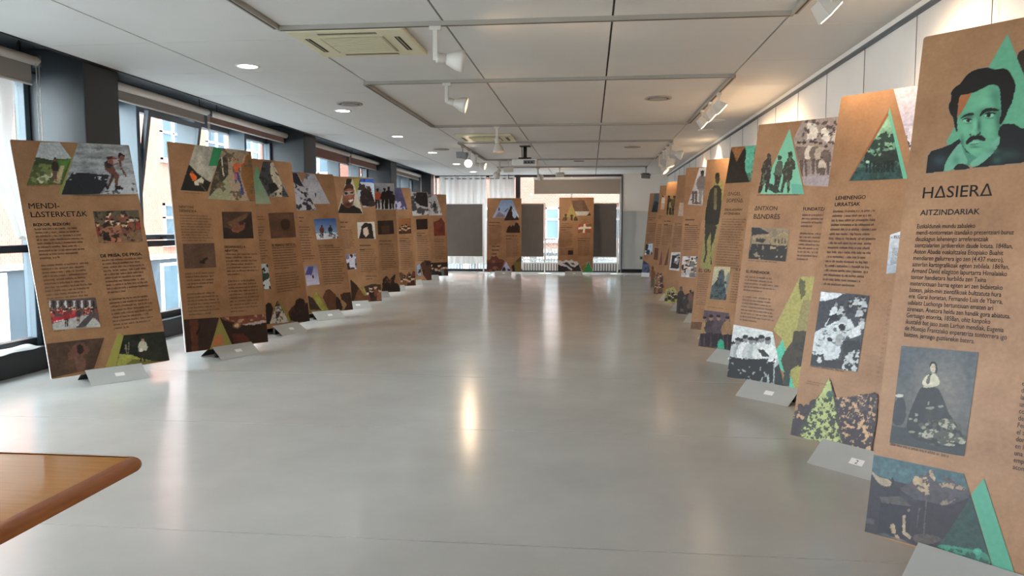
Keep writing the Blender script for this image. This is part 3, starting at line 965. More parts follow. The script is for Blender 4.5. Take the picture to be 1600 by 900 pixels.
    def done(s, name='photo_print', label=None, warp=.26, grain=.14):
        if warp or grain:
            wd, ht = s.b[1] - s.b[0], s.b[3] - s.b[2]
            A = min(.016, .07 * min(wd, ht)) * warp
            sd = s.pan.layer + 11 * s.nx
            if warp:
                dx = (vnoise(s.X, s.Z, .012, sd % 97, 2) - .5) * 2.6 * A
                dz = (vnoise(s.X, s.Z, .012, sd % 89 + 5, 2) - .5) * 2.6 * A
                ix = np.clip(np.round((s.X + dx - s.b[0]) / wd * s.nx).astype(int), 0, s.nx)
                iz = np.clip(np.round((s.Z + dz - s.b[2]) / ht * s.nz).astype(int), 0, s.nz)
                s.c = s.c[iz, ix]; s.m = s.m[iz, ix]
            if grain:
                n = vnoise(s.X, s.Z, .012, sd % 83 + 3, 2)
                s.c = np.clip(s.c * (1 + grain * (n - .5) * 4)[..., None], .002, .95)
        off = s.pan.off()
        C = s.c
        if s.cut:
            X, Z = s.X, s.Z
            ny, nx = X.shape
            m = s.m
            keep = (m[:-1, :-1].astype(int) + m[1:, :-1] + m[:-1, 1:] + m[1:, 1:]) >= 2
        else:
            nz, nx1 = s.nz, s.nx
            zr = np.linspace(s.b[2], s.b[3], nz + 1)
            zq = np.clip(zr, s.b[2] + 1e-6, s.b[3] - 1e-6)
            lo = np.full(nz + 1, 9.); hi = np.full(nz + 1, -9.)
            n = len(s.q)
            for i in range(n):
                (x1, z1), (x2, z2) = s.q[i], s.q[(i + 1) % n]
                if abs(z1 - z2) < 1e-9:
                    continue
                w = (zq >= min(z1, z2)) & (zq <= max(z1, z2))
                x = x1 + (x2 - x1) * (zq - z1) / (z2 - z1)
                lo = np.where(w, np.minimum(lo, x), lo); hi = np.where(w, np.maximum(hi, x), hi)
            bad = lo > hi
            mid = (lo[~bad].mean() + hi[~bad].mean()) / 2 if (~bad).any() else 0
            lo[bad] = mid; hi[bad] = mid
            f = np.linspace(0, 1, nx1 + 1)[None, :]
            X = lo[:, None] * (1 - f) + hi[:, None] * f
            Z = np.repeat(zr[:, None], nx1 + 1, 1)
            ix = np.clip(np.round((X - s.b[0]) / max(s.b[1] - s.b[0], 1e-6) * s.nx).astype(int), 0, s.nx)
            iz = np.repeat(np.arange(nz + 1)[:, None], nx1 + 1, 1)
            C = s.c[iz, ix]
            ny, nx = X.shape
            keep = np.ones((ny - 1, nx - 1), bool)
        V = np.stack([X, np.full_like(X, off), Z], -1).reshape(-1, 3)
        idx = np.arange(ny * nx).reshape(ny, nx)
        q = np.stack([idx[:-1, :-1], idx[:-1, 1:], idx[1:, 1:], idx[1:, :-1]], -1)[keep].reshape(-1, 4)
        Cf = C.reshape(-1, 3)
        if s.cut:
            used = np.unique(q)
            rem = np.full(len(V), -1); rem[used] = np.arange(len(used))
            V = V[used]; Cf = Cf[used]; q = rem[q]
        me = bpy.data.meshes.new(name)
        nf = len(q)
        if nf == 0:
            return None
        me.vertices.add(len(V)); me.vertices.foreach_set('co', V.astype(np.float32).ravel())
        me.loops.add(nf * 4); me.loops.foreach_set('vertex_index', q.astype(np.int32).ravel())
        me.polygons.add(nf); me.polygons.foreach_set('loop_start', np.arange(0, nf * 4, 4, dtype=np.int32))
        me.update(calc_edges=True)
        at = me.color_attributes.new('Col', 'FLOAT_COLOR', 'POINT')
        at.data.foreach_set('color', np.concatenate([Cf, np.ones((len(Cf), 1))], 1).astype(np.float32).ravel())
        me.materials.append(M_PRINT)
        return link(name, me, s.pan.o, label=label)

def flat(pan, crop, pts, c, name='colour_shape', al=1.):
    """a flat printed shape"""
    return Pic(pan, crop, pts, c).done(name, warp=0, grain=.03)

def font_mesh(body, size=1., off=0., line=1.):
    cu = bpy.data.curves.new('txt', 'FONT')
    cu.body = body; cu.size = size; cu.space_line = line
    cu.resolution_u = 3
    ob = bpy.data.objects.new('txt', cu)
    col.objects.link(ob)
    dg = bpy.context.evaluated_depsgraph_get()
    dg.update()
    me = bpy.data.meshes.new_from_object(ob.evaluated_get(dg))
    bpy.data.objects.remove(ob)
    bpy.data.curves.remove(cu)
    if off > 0:      # heavier weight: the same outlines set again a hair to each side
        vs = [tuple(q.co) for q in me.vertices]; fs = [list(f.vertices) for f in me.polygons]
        V, Fs = [], []
        for dx, dy in ((-off, 0), (off, 0), (0, off), (0, -off)):
            k = len(V)
            V += [(x + dx * size, y + dy * size, z) for x, y, z in vs]
            Fs += [[i + k for i in f] for f in fs]
        me = bpy.data.meshes.new('txt')
        me.from_pydata(V, [], Fs)
    return me

def title(pan, crop, p0, p1, body, bold=0., ink=None, name='title', hfix=None):
    a, b = pan.uv(crop, p0), pan.uv(crop, p1)
    me = font_mesh(body, 1., bold)
    n = len(me.vertices)
    co = np.empty(n * 3); me.vertices.foreach_get('co', co); co = co.reshape(-1, 3)
    k = (b[0] - a[0]) / max(co[:, 0].max() - co[:, 0].min(), 1e-6)
    kz = k if hfix is None else hfix / max(co[:, 1].max() - co[:, 1].min(), 1e-6)
    V = np.stack([a[0] + (co[:, 0] - co[:, 0].min()) * k, np.full(n, pan.off()), (a[1] + b[1]) / 2 + co[:, 1] * kz], -1)
    me.vertices.foreach_set('co', V.astype(np.float32).ravel())
    me.update()
    me.materials.clear(); me.materials.append(ink or M_INK)
    return link(name, me, pan.o)

def lines(pan, crop, quad, n, seed=1, gaps=(), name='text_block', ink=None, ragged=.18, weight=1.):
    """illegible body copy: rows of small letter strokes"""
    tl, tr, br, bl = [pan.uv(crop, p) for p in quad]
    x0, x1 = (tl[0] + bl[0]) / 2, (tr[0] + br[0]) / 2
    x1 = min(x1, PW / 2 - .02); x0 = max(x0, -PW / 2 + .02)
    z0, z1 = (tl[1] + tr[1]) / 2, (bl[1] + br[1]) / 2
    pitch = (z0 - z1) / max(n - 1, 1) if n > 1 else .022
    xh = pitch * .38
    rr = random.Random(seed)
    m = MB()
    off = pan.off()
    near = pan.dist < 9.5
    def q(xa, za, xb, zb):
        m.v += [(xa, off, za), (xb, off, za), (xb, off, zb), (xa, off, zb)]
        k = len(m.v)
        m.f.append((k - 4, k - 3, k - 2, k - 1)); m.mi.append(0); m.sm.append(False)
    m._m(ink or M_INKS)
    lw = xh * .66; st = xh * .22 * weight
    for i in range(n):
        if i in gaps:
            continue
        z = z0 - pitch * (i + .5) if n > 1 else z0
        xe = x1 - (x1 - x0) * rr.uniform(0, ragged)
        if i + 1 in gaps or i == n - 1:
            xe = x0 + (x1 - x0) * rr.uniform(.3, .8) if n > 1 else x1
        x = x0
        while x < xe - lw * 2:
            k = rr.choice((2, 3, 4, 5, 6, 7, 8, 9, 10))
            k = min(k, int((xe - x) / (lw * 1.25)))
            if k < 1:
                break
            if near:
                for _ in range(k):
                    t = rr.random()
                    asc = xh * (.45 if t > .8 else 0); dsc = xh * (.35 if t < .08 else 0)
                    q(x, z - dsc, x + st, z + xh + asc)
                    if .15 < t:
                        q(x + lw - st, z, x + lw, z + xh)
                        zz = z + xh - st if rr.random() < .6 else z
                        q(x + st, zz, x + lw - st, zz + st)
                        if rr.random() < .5:
                            q(x + st, z, x + lw - st, z + st)
                    x += lw * 1.25
            else:
                q(x, z + xh * .1, x + k * lw * 1.25, z + xh * .8)
                x += k * lw * 1.25
            x += lw * .7
    return m.build(name, pan.o, kind='stuff')

# ---- stand: a bent steel sheet with the panel standing in its ridge
def stand(key, dx, label, number=None, sticker=True):
    x, y, yaw, tilt, roll = POSE[key]
    t = thing('panel_stand', label, 'stand', (x, y, 0), yaw, 'bent metal panel stands')
    h, zr, fr, bk = .232, .115, -.165, .20
    y0 = -.006; y1 = PT + .012
    th = .003
    def flap(ya, yb, name, m):
        b_ = MB()
        # sheet from ridge (ya, zr) to floor (yb, 0)
        sgn = -1 if yb < ya else 1
        vs = [(dx - h, ya, zr), (dx + h, ya, zr), (dx + h, yb, .0015), (dx - h, yb, .0015)]
        n = Vector((0, -(0 - zr), (yb - ya))).normalized() * sgn
        n = Vector((0, zr * sgn, abs(yb - ya))).normalized()
        vs2 = [(p[0], p[1] - n.y * th, p[2] - n.z * th * .3) for p in vs]
        b_.add(vs + vs2, [(0, 1, 2, 3), (7, 6, 5, 4), (0, 4, 5, 1), (1, 5, 6, 2), (2, 6, 7, 3), (3, 7, 4, 0)], m)
        return b_.build(name, t)
    ff = flap(y0, fr, 'front_flap', M_FLAP)
    flap(y1, bk, 'rear_flap', M_BLACK)
    MB().box((dx - h * .8, y0 + .004, 0), (dx + h * .8, y1 - .004, ZB - .001), M_BLACK).build('channel', t)
    if sticker:
        d = Vector((0, fr - y0, -zr)).normalized()
        c = Vector((dx + .02, y0, zr)) + d * .10
        n = Vector((0, -zr, -(fr - y0))).normalized() * 1.
        n = Vector((0, -d.z, d.y)); n = n if n.z > 0 else -n
        ex = Vector((1, 0, 0))
        c = c + n * .0012
        a_, b2 = .038, .021
        sk_ = MB().add([c - ex * a_ - d * b2, c + ex * a_ - d * b2, c + ex * a_ + d * b2, c - ex * a_ + d * b2], [(0, 3, 2, 1)], M_CORE).build('number_sticker', t)
        if number:
            me = font_mesh(number, .04)
            V = []
            xs = [v.co.x for v in me.vertices]; mx_ = (min(xs) + max(xs)) / 2
            for v in me.vertices:
                V.append(c + n * .0006 + ex * (v.co.x - mx_) - d * (v.co.y - .014))
            for v, p in zip(me.vertices, V):
                v.co = p
            me.materials.clear(); me.materials.append(M_INK)
            link('number', me, sk_)
    return t

BK, TEAL, OLIVE, KR = 0x151413, 0x4F9C82, 0xA39A4E, 0xB08560
BW = (0x1c1c1e, 0x3a3a3c, 0xb8b8b8, 0xe2e2e0, 0x707072)
# ---------------------------------------------------------------- R1
P = Panel('R1', 'large panel titled HASIERA with a green portrait of a moustached man')
stand('R1', -.04, 'grey bent metal stand under the panel titled HASIERA')
p = Pic(P, 'G3', [(25, -180), (870, -180), (870, 860), (25, 860)], cut=True)
p.poly([(636, -174), (905, 480), (905, 690), (560, 765), (400, 800), (240, 790), (205, 690), (185, 620)], 0x5f9f7e)
p.poly([(705, 0), (720, -40), (870, -120), (870, 260), (757, 125)], 0x33261f)
HR, FC, DK = 0x17120f, 0x5f9f7d, 0x1f3a30
p.sp([(272, 275), (370, 245), (500, 185), (590, 195), (598, 300), (596, 480), (566, 560), (524, 624), (474, 684), (400, 732), (345, 702), (306, 642), (282, 590), (268, 520), (258, 430)], FC)
p.blob(470, 320, 90, 70, 0x74b590, .7).blob(545, 290, 50, 70, 0x3f7560, .75).blob(570, 470, 40, 120, 0x2c5546, .8).blob(320, 540, 40, 50, 0x72b28e, .7).blob(505, 520, 45, 60, 0x6fae8b, .6).blob(395, 690, 45, 18, 0x6fae8b, .7).blob(300, 620, 18, 50, 0x2c5546, .7)
p.poly([(272, 286), (375, 258), (300, 402), (264, 444)], 0xA0633b)
p.blob(350, 436, 62, 26, 0x24463a, .75).blob(488, 398, 72, 30, 0x24463a, .75)
p.sp([(282, 460), (306, 430), (350, 410), (392, 408), (388, 428), (345, 430), (310, 442)], HR).sp([(424, 432), (448, 392), (490, 370), (545, 374), (578, 388), (560, 400), (500, 394), (460, 412), (438, 440)], HR)
p.ell(335, 466, 30, 13, 0x82b89a).ell(346, 466, 14, 13, HR).sp([(294, 466), (322, 446), (366, 450), (380, 466), (345, 458), (318, 460)], HR).ell(500, 426, 36, 15, 0x82b89a).ell(496, 428, 16, 15, HR).sp([(454, 426), (486, 404), (545, 406), (560, 420), (500, 414), (470, 424)], HR)
p.sp([(306, 482), (340, 488), (374, 480), (372, 486), (340, 494)], 0x35614f).sp([(468, 446), (500, 450), (540, 440), (538, 446), (500, 457)], 0x35614f)
p.blob(426, 505, 18, 60, 0x25493c, .85).blob(392, 500, 16, 55, 0x7cbd98, .8).blob(376, 552, 20, 16, 0x7cbd98, .7)
p.sp([(350, 572), (362, 560), (372, 574), (362, 582)], DK).sp([(395, 578), (425, 560), (436, 545), (440, 568), (415, 585)], DK)
p.sp([(322, 632), (342, 602), (372, 576), (408, 578), (446, 572), (476, 600), (470, 622), (432, 612), (396, 604), (362, 626), (336, 646)], HR)
p.sp([(352, 634), (390, 618), (434, 622), (412, 640), (368, 648)], 0x7fb497).sp([(350, 640), (390, 634), (432, 628), (412, 644), (368, 652)], DK, .6).blob(395, 662, 40, 8, 0x2c5546, .8)
p.sp([(280, 596), (306, 652), (350, 708), (402, 734), (380, 742), (326, 704), (290, 652)], 0x21392f)
p.sp([(268, 568), (242, 512), (236, 446), (206, 412), (198, 350), (222, 312), (216, 255), (248, 218), (290, 192), (316, 148), (362, 104), (430, 80), (490, 70), (548, 92), (600, 76), (646, 94), (672, 140), (692, 180), (700, 232), (680, 272), (674, 330), (642, 382), (622, 442), (588, 500), (572, 486), (592, 400), (584, 300), (578, 212), (516, 196), (455, 226), (398, 256), (340, 270), (284, 278), (272, 322), (262, 430)], HR)
p.poly([(280, 600), (220, 640), (150, 668), (72, 692), (45, 730), (29, 857), (168, 842), (205, 742), (290, 632)], 0x171517)
p.poly([(566, 560), (576, 520), (602, 494), (680, 488), (742, 525), (870, 500), (870, 764), (372, 818), (440, 770), (575, 640)], 0x181617)
p.blob(140, 762, 60, 46, 0x2a4144, .8).blob(640, 720, 90, 40, 0x2a403c, .8).blob(560, 760, 40, 30, 0x33544a, .7)
p.poly([(290, 626), (232, 690), (182, 770), (162, 842), (230, 834), (270, 786), (345, 806), (420, 742), (330, 700)], 0x4a836b)
p.sp([(288, 622), (232, 690), (180, 770), (160, 842), (226, 834), (262, 790), (330, 792), (346, 770), (306, 690)], 0x69a186).blob(255, 760, 30, 40, 0x3f7560, .7)
p.sp([(582, 566), (522, 640), (432, 728), (346, 784), (378, 816), (442, 788), (522, 718), (578, 640)], 0x69a186).blob(520, 690, 50, 24, 0x3f7560, .6).sp([(590, 560), (570, 650), (470, 770), (440, 792), (520, 715), (572, 640)], 0x1c2a26)
p.sp([(228, 836), (262, 788), (300, 782), (336, 796), (372, 820), (300, 830)], HR)
p.done('portrait_print', 'green and black portrait of a moustached man in a dark coat', warp=.05, grain=.05)
title(P, 'G1', (312, 90), (620, 66), 'HΔSIERΔ', .006)
title(P, 'G1', (302, 164), (565, 148), 'AITZINDARIAK', .018)
body = """Euskaldunek mundu zabaleko
mendi-tontorretan izandako presentziari buruz
dauzkagun lehenengo arreferentziak
zientzialarien jarduerekin daude lotuta. 1848an,
Anton Abadia euskaltzalea Etiopiako Buahit
mendiaren gailurrera igo zen (4.437 metro),
azterlan kartografikoak egiten zebilela. 1869an,
Armand David elizgizon lapurtarra Himalaiako
tontor handietara hurbildu zen Txina
misteriotsuan barna egiten ari zen bidaietako
batean, jakin-min zientifikoak bultzatuta hura
ere. Garai horietan, Fernando Luis de Ybarra,
udalaitz Luchonga bertuntsuan ematen ari
zirenean, Anetora heldu zen handik gora abiatuta.
Gertuago etorrita, 1858an, ohiz kanpoko
ikustaldi bat jaso zuen Larhun mendiak, Eugenia
de Montijo Frantziako enperatriza tontorrera igo
baitzen, jarraigo guztiarekin batera."""
def para(pan, crop, p_tl, p_tr, p_bl, body, ink=None):
    a, b, c = pan.uv(crop, p_tl), pan.uv(crop, p_tr), pan.uv(crop, p_bl)
    me = font_mesh(body, 1., .006)
    n = len(me.vertices)
    co = np.empty(n * 3); me.vertices.foreach_get('co', co); co = co.reshape(-1, 3)
    kx = (b[0] - a[0]) / (co[:, 0].max() - co[:, 0].min())
    nl = body.count('\n')
    kz = (a[1] - c[1]) / nl if nl else kx
    V = np.stack([a[0] + co[:, 0] * kx, np.full(n, pan.off()), a[1] + co[:, 1] * kz], -1)
    me.vertices.foreach_set('co', V.astype(np.float32).ravel()); me.update()
    me.materials.clear(); me.materials.append(ink or M_INK)
    return link('text_block', me, pan.o)
para(P, 'G1', (288, 216), (742, 222), (229, 690), body)
para(P, 'G2', (706, 112), (800, 108), (662, 456), '\n'.join(['errekako', 'dauden', 'la mon', 'una eta', 'con lo', 'de la', 'Fernan', 'el año', 'donde', 'en la', 'una as', 'empera', 'acomp']))
p = Pic(P, 'G4', [(137, 48), (708, 97), (600, 870), (48, 765)], 0x4a5256).grad(0x454f56, 0x4a4a46)
p.blob(430, 380, 260, 280, 0x77716a, .75).blob(150, 230, 60, 120, 0x3c474d, .6).blob(640, 300, 40, 250, 0x4a5256, .6)
p.poly([(66, 640), (640, 730), (600, 870), (40, 770)], 0x2a3236).sp([(88, 430), (172, 432), (168, 640), (56, 640)], 0x222a30).sp([(86, 408), (150, 404), (152, 432), (88, 426)], 0xB4B2A2)
p.sp([(280, 352), (330, 345), (400, 350), (442, 430), (492, 560), (566, 660), (622, 760), (560, 806), (400, 796), (262, 756), (172, 700), (186, 570), (240, 440)], 0x1e2427)
p.blob(345, 560, 40, 60, 0x34383a, .8).blob(430, 520, 30, 60, 0x30383a, .8)
for a in ([(418, 602), (470, 582), (530, 630), (548, 674), (470, 664), (412, 642)], [(446, 690), (520, 688), (552, 764), (480, 762), (428, 722)], [(540, 718), (604, 738), (614, 772), (560, 784)], [(300, 676), (360, 662), (440, 690), (420, 732), (310, 722)], [(400, 740), (480, 765), (540, 780), (520, 796), (410, 775)], [(262, 690), (300, 690), (360, 730), (340, 745), (270, 715)]):
    p.sp(a, 0x9a9886)
p.speck(0x45473f, .52, .012, 5, [(262, 600), (560, 590), (622, 770), (400, 800), (262, 750)])
for x, y, a, b in ((300, 655, 18, 12), (325, 630, 14, 10), (240, 600, 14, 14), (246, 560, 10, 12), (205, 590, 12, 8), (212, 686, 24, 9), (345, 510, 32, 10), (335, 474, 8, 16), (430, 498, 22, 9), (366, 505, 14, 8)):
    p.ell(x, y, a, b, 0x7a7a6e)
p.sp([(330, 262), (380, 248), (416, 288), (424, 346), (330, 352), (286, 338), (300, 290)], 0xBDB69E).sp([(330, 270), (356, 262), (348, 336), (316, 332)], 0x565449).sp([(278, 352), (350, 336), (408, 344), (340, 362)], 0xB0A994)
p.ell(370, 210, 21, 39, 0xBDB298).sp([(344, 222), (344, 180), (370, 158), (400, 180), (404, 246), (388, 254), (391, 202), (372, 174), (353, 194)], 0x1c1917).sp([(334, 254), (368, 254), (352, 276)], 0x232220).ell(362, 206, 3, 3, 0x3a332c).ell(378, 206, 3, 3, 0x3a332c).ell(370, 232, 7, 2.5, 0x7a5f52)
p.done(label='grey studio photograph of a woman in a wide dress', warp=.08)
lines(P, 'G2', [(160, 362), (410, 408), (410, 408), (160, 362)], 1, 5, name='caption', ink=M_INKS)
p = Pic(P, 'G5', [(98, 42), (748, 182), (948, 838), (38, 612)], 0x2c2932)
p.poly([(90, 30), (760, 170), (800, 330), (560, 280), (380, 260), (80, 180)], 0x3f5c64).blob(250, 160, 160, 60, 0x4a6a72, .6)
p.sp([(280, 300), (330, 262), (384, 242), (398, 186), (440, 210), (490, 190), (510, 146), (530, 162), (548, 222), (590, 248), (660, 238), (740, 262), (800, 335), (760, 360), (620, 410), (480, 370), (370, 360)], 0x46434a)
for a, c in (([(384, 250), (400, 192), (440, 210), (496, 200), (504, 262), (532, 312), (480, 338), (430, 292)], 0xA58F74), ([(498, 180), (512, 146), (531, 164), (556, 246), (530, 222)], 0xA8937a), ([(560, 250), (640, 240), (740, 265), (776, 304), (680, 282), (590, 284)], 0x94816b), ([(566, 394), (640, 350), (704, 358), (620, 408)], 0x7d6e60), ([(88, 146), (130, 190), (170, 210), (236, 224), (242, 268), (180, 272), (130, 230)], 0x9c8d78)):
    p.sp(a, c)
p.speck(0x4a454c, .56, .014, 4, [(370, 180), (560, 150), (780, 300), (620, 400), (380, 350)])
p.poly([(84, 170), (180, 282), (310, 300), (400, 360), (620, 410), (790, 350), (960, 860), (20, 640), (60, 380)], 0x2a2731).blob(300, 360, 120, 40, 0x3d4046, .7).blob(620, 520, 140, 100, 0x241f29, .8)
p.poly([(244, 208), (254, 208), (258, 264), (302, 284), (304, 342), (168, 342), (180, 276), (240, 266)], 0x23252f).poly([(160, 344), (300, 338), (384, 412), (170, 384)], 0x4a4544).poly([(160, 382), (378, 412), (362, 642), (136, 602)], 0x1d1d2a).poly([(60, 490), (120, 500), (120, 540), (52, 530)], 0x45424a)
p.poly([(318, 470), (338, 470), (338, 588), (384, 624), (366, 642), (318, 602)], 0xA5917a).sp([(228, 534), (262, 528), (274, 602), (240, 602)], 0x9c886e).poly([(262, 612), (285, 610), (330, 690), (305, 698)], 0xA5917a).ell(362, 440, 10, 14, 0x6b5d54)
p.poly([(482, 366), (490, 368), (466, 640), (460, 640)], 0x55504f).poly([(432, 420), (440, 422), (420, 560), (414, 558)], 0x55504f)
p.sp([(150, 590), (240, 610), (260, 660), (140, 640)], 0x3d4444).sp([(380, 610), (480, 600), (620, 640), (520, 680), (400, 670)], 0x4d4443)
p.poly([(795, 345), (620, 620), (545, 705), (960, 850)], 0x1d5a4e, .42).sp([(548, 690), (600, 676), (680, 690), (820, 716), (920, 742), (948, 838), (700, 760)], 0x3f8f76, .75)
p.speck(0x1c3a34, .55, .014, 6, [(560, 690), (940, 750), (948, 838), (560, 710)], .8).ell(845, 728, 30, 24, 0x4aa085, .8)
p.done(label='tinted mountain photograph with a hut and a snowy peak', warp=.1, grain=.2)
flat(P, 'G2', [(550, 495), (682, 905), (590, 872), (497, 565)], TEAL)

# ---------------------------------------------------------------- R2
P = Panel('R2', 'panel titled LEHENENGO URRATSAK with a green edged triangle photo')
stand('R2', -.045, 'grey bent metal stand marked 2 under the panel titled LEHENENGO URRATSAK', '2')
p = Pic(P, 'H', [(722, 47), (1010, -8), (1010, 640), (868, 600)], 0xC6BEC8).grad(0xCFC6CC, 0xB5adc0)
p.poly([(870, 380), (1010, 340), (1010, 640), (868, 600), (825, 440)], 0x4a3c50).speck(0xd8d0d4, .55, .04, 3, [(830, 360), (1010, 340), (1010, 640), (850, 600)])
p.done(label='pale lilac photograph at the corner of the panel')
flat(P, 'H', [(690, 205), (838, 793), (700, 760), (345, 815)], 0x8d5a3a)
flat(P, 'H', [(690, 205), (838, 793), (798, 793), (676, 245)], 0x68AF93)
p = Pic(P, 'H', [(683, 262), (800, 790), (352, 815)], 0x5d8a74).grad(0x7fae90, 0x2f4f4b)
p.poly([(345, 700), (810, 680), (810, 800), (345, 820)], 0x33504d).poly([(620, 300), (700, 260), (720, 520), (540, 560)], 0x86AE8C, .7).speck(0x2c3f38, .55, .03, 4)
for x, h in ((515, 200), (570, 170), (610, 165), (660, 215), (700, 225)):
    p.fig(x, 740, h, 0x2a3530, 0x1c2624, 0x7fa084, 0x18201e)
p.poly([(495, 640), (520, 640), (520, 665), (495, 665)], 0xa9c9ac).noise(.2, .03, 6).done(label='dark green triangular photograph of hikers')
title(P, 'H1', (348, 118), (596, 110), 'LEHENENGO', .02)
title(P, 'H1', (340, 172), (550, 166), 'URRATSAK', .02)
lines(P, 'H1', [(330, 198), (722, 202), (640, 828), (240, 800)], 17, 11)
p = Pic(P, 'H1', [(800, 408), (930, 365), (900, 715), (768, 730)], 0xC9CBCF).grad(0xD4D6D8, 0xA3ABB5).done('clipping_print', 'pale newspaper clipping')
title(P, 'H1', (808, 450), (915, 425), '‹ EUZK', .02, name='clipping_head')
lines(P, 'H1', [(818, 525), (900, 510), (880, 640), (800, 660)], 12, 12)
p = Pic(P, 'H2', [(298, 85), (725, 122), (615, 800), (205, 735)], 0x3d3f46)
p.poly([(298, 85), (505, 100), (430, 150), (350, 165), (290, 175)], 0xDADDE0).poly([(290, 175), (430, 150), (505, 100), (725, 122), (700, 260), (240, 450)], 0x3b3d44)
p.poly([(330, 395), (480, 335), (560, 330), (600, 420), (520, 480), (400, 690), (330, 690), (215, 630), (240, 450)], 0xC9CFD0)
p.speck(0x6b6f74, .62, .018, 3, [(330, 395), (560, 330), (600, 420), (330, 690), (215, 630)], 1, .6, 1.6)
p.poly([(370, 300), (385, 240), (410, 222), (440, 230), (455, 270), (430, 300)], 0xCDD3D6).ell(433, 205, 13, 22, 0x8e8c8a).poly([(360, 310), (440, 275), (450, 330), (350, 360)], 0x1d1f24).poly([(330, 390), (365, 320), (372, 325), (338, 395)], 0xD5D8D8)
for x, y, r_ in ((480, 220, 22), (555, 170, 20), (615, 140, 22), (670, 150, 26), (690, 250, 24), (500, 285, 26), (660, 330, 30), (560, 210, 24), (640, 230, 26)):
    p.poly([(x - r_ * 1.5, y + r_ * 3), (x - r_, y + r_), (x, y + r_ * .6), (x + r_, y + r_), (x + r_ * 1.5, y + r_ * 3)], 0xB7BBBE if r_ % 4 else 0x2a2c32).ell(x, y, r_ * .6, r_ * .8, 0x9c9894).ell(x, y - r_ * .5, r_ * .65, r_ * .4, 0x202226)
p.poly([(530, 480), (600, 400), (640, 380), (650, 470), (560, 500)], 0xD2D5D5).ell(487, 405, 30, 34, 0x1c1e22).poly([(430, 480), (500, 440), (470, 560), (430, 570)], 0x9a9c9c).ell(380, 510, 24, 20, 0x26282c)
p.poly([(350, 520), (320, 640), (360, 690), (450, 680), (470, 590), (400, 540)], 0xC3CACC).poly([(490, 520), (640, 520), (650, 600), (560, 610), (500, 640)], 0x23252b)
p.poly([(215, 640), (320, 640), (330, 690), (490, 690), (490, 780), (205, 735)], 0x2a2c31).poly([(510, 650), (600, 600), (640, 600), (615, 800), (480, 770)], 0xB9BDBE).speck(0x2a2c31, .55, .02, 8, [(480, 600), (640, 600), (615, 800), (480, 780)]).ell(285, 690, 22, 26, 0xC8CCCC)
p.noise(.12, .012, 5).done(label='black and white photograph of people resting on rocks')
lines(P, 'H2', [(200, 742), (505, 800), (505, 800), (200, 742)], 1, 3, name='caption', ink=M_INKS)
for k in range(17):
    x, y = 912 - 6.6 * k, 160 + 42 * k
    lines(P, 'H2', [(x - 13, y), (x + 18, y), (x + 18, y + 12), (x - 13, y + 12)], 2, 50 + k, name='side_note', ink=M_INKS)
p = Pic(P, 'H3', [(20, 40), (720, 40), (720, 660), (20, 660)], 0x352c33, cut=True)
top = [(25, 505), (45, 400), (60, 320), (85, 300), (90, 255), (118, 258), (130, 290), (150, 255), (165, 270), (190, 235), (240, 205), (260, 190), (335, 48), (372, 180), (385, 205), (450, 205), (520, 200), (580, 185), (640, 180), (690, 168), (712, 180), (700, 400), (655, 645), (440, 592), (200, 552)]
p.poly(top, 0x352c33).poly([(335, 48), (440, 592), (90, 530), (180, 330)], 0xA9B474)
p.speck(0x3a3f33, .50, .012, 3, [(240, 210), (372, 190), (450, 600), (80, 540), (130, 380)])
p.speck(0xC09A74, .60, .016, 5, [(385, 205), (712, 180), (655, 645), (460, 600)])
p.speck(0xC09A74, .72, .03, 6, [(25, 505), (60, 320), (180, 280), (120, 400)]).speck(0x4c4045, .62, .015, 9, [(385, 205), (712, 180), (690, 400), (420, 400)])
p.ell(338, 180, 30, 28, 0x3f5a4c)
p.done('crowd_print', 'dark and lime cutout print of a dense crowd')
lines(P, 'H3', [(160, 72), (335, 106), (330, 118), (155, 92)], 2, 3, name='caption', ink=M_INKS)

# ---------------------------------------------------------------- R3
P = Panel('R3', 'panel with three dark hikers standing before a mint triangle')
stand('R3', -.06, 'grey bent metal stand under the panel with three hikers and mint triangle')
p = Pic(P, 'I', [(606, 48), (1010, 8), (900, 720), (617, 706), (513, 235)], 0x8f7a70).grad(0xA99488, 0x9c8a86)
p.poly([(600, 60), (640, 60), (615, 250), (530, 260)], 0x9a8a80).poly([(650, 70), (740, 90), (755, 150), (745, 240), (650, 240)], 0xE6D8C8).poly([(790, 150), (830, 120), (890, 190), (870, 280), (790, 240)], 0xE9DCCB).poly([(900, 200), (960, 130), (960, 250), (900, 290)], 0xE0D0BC)
p.speck(0x5f4f48, .6, .03, 3, [(600, 40), (1010, 10), (950, 300), (600, 250)])
for x, y, h, c in ((570, 600, 340, 0x6b5a52), (620, 610, 350, 0x78665c), (690, 600, 350, 0xD9C8B6), (735, 590, 330, 0x77665c), (785, 590, 320, 0xB7A594), (840, 600, 300, 0x6b5a52), (800, 620, 200, 0xC4B2a0)):
    p.fig(x, y, h, c, 0x8a7870 if c == 0xD9C8B6 else 0x5f5048, 0xA98f7c, 0x4a3c36)
p.poly([(600, 610), (900, 600), (900, 720), (617, 706)], 0xA19496).noise(.1, .03, 4).done(label='sepia photograph of a group under trees')
flat(P, 'I', [(475, 135), (620, 795), (180, 790)], 0x78BC9C)
flat(P, 'I', [(490, 690), (598, 695), (620, 795), (500, 790)], 0x5FA892)
p = Pic(P, 'I', [(150, 360), (560, 360), (560, 800), (150, 800)], 0x201d18, cut=True)
p.ell(268, 410, 19, 25, 0x3a2f28).poly([(250, 430), (285, 430), (292, 520), (285, 600), (262, 700), (245, 775), (230, 770), (240, 680), (215, 690), (190, 770), (162, 785), (165, 740), (190, 640), (197, 540), (215, 470)], 0x2a1f1a)
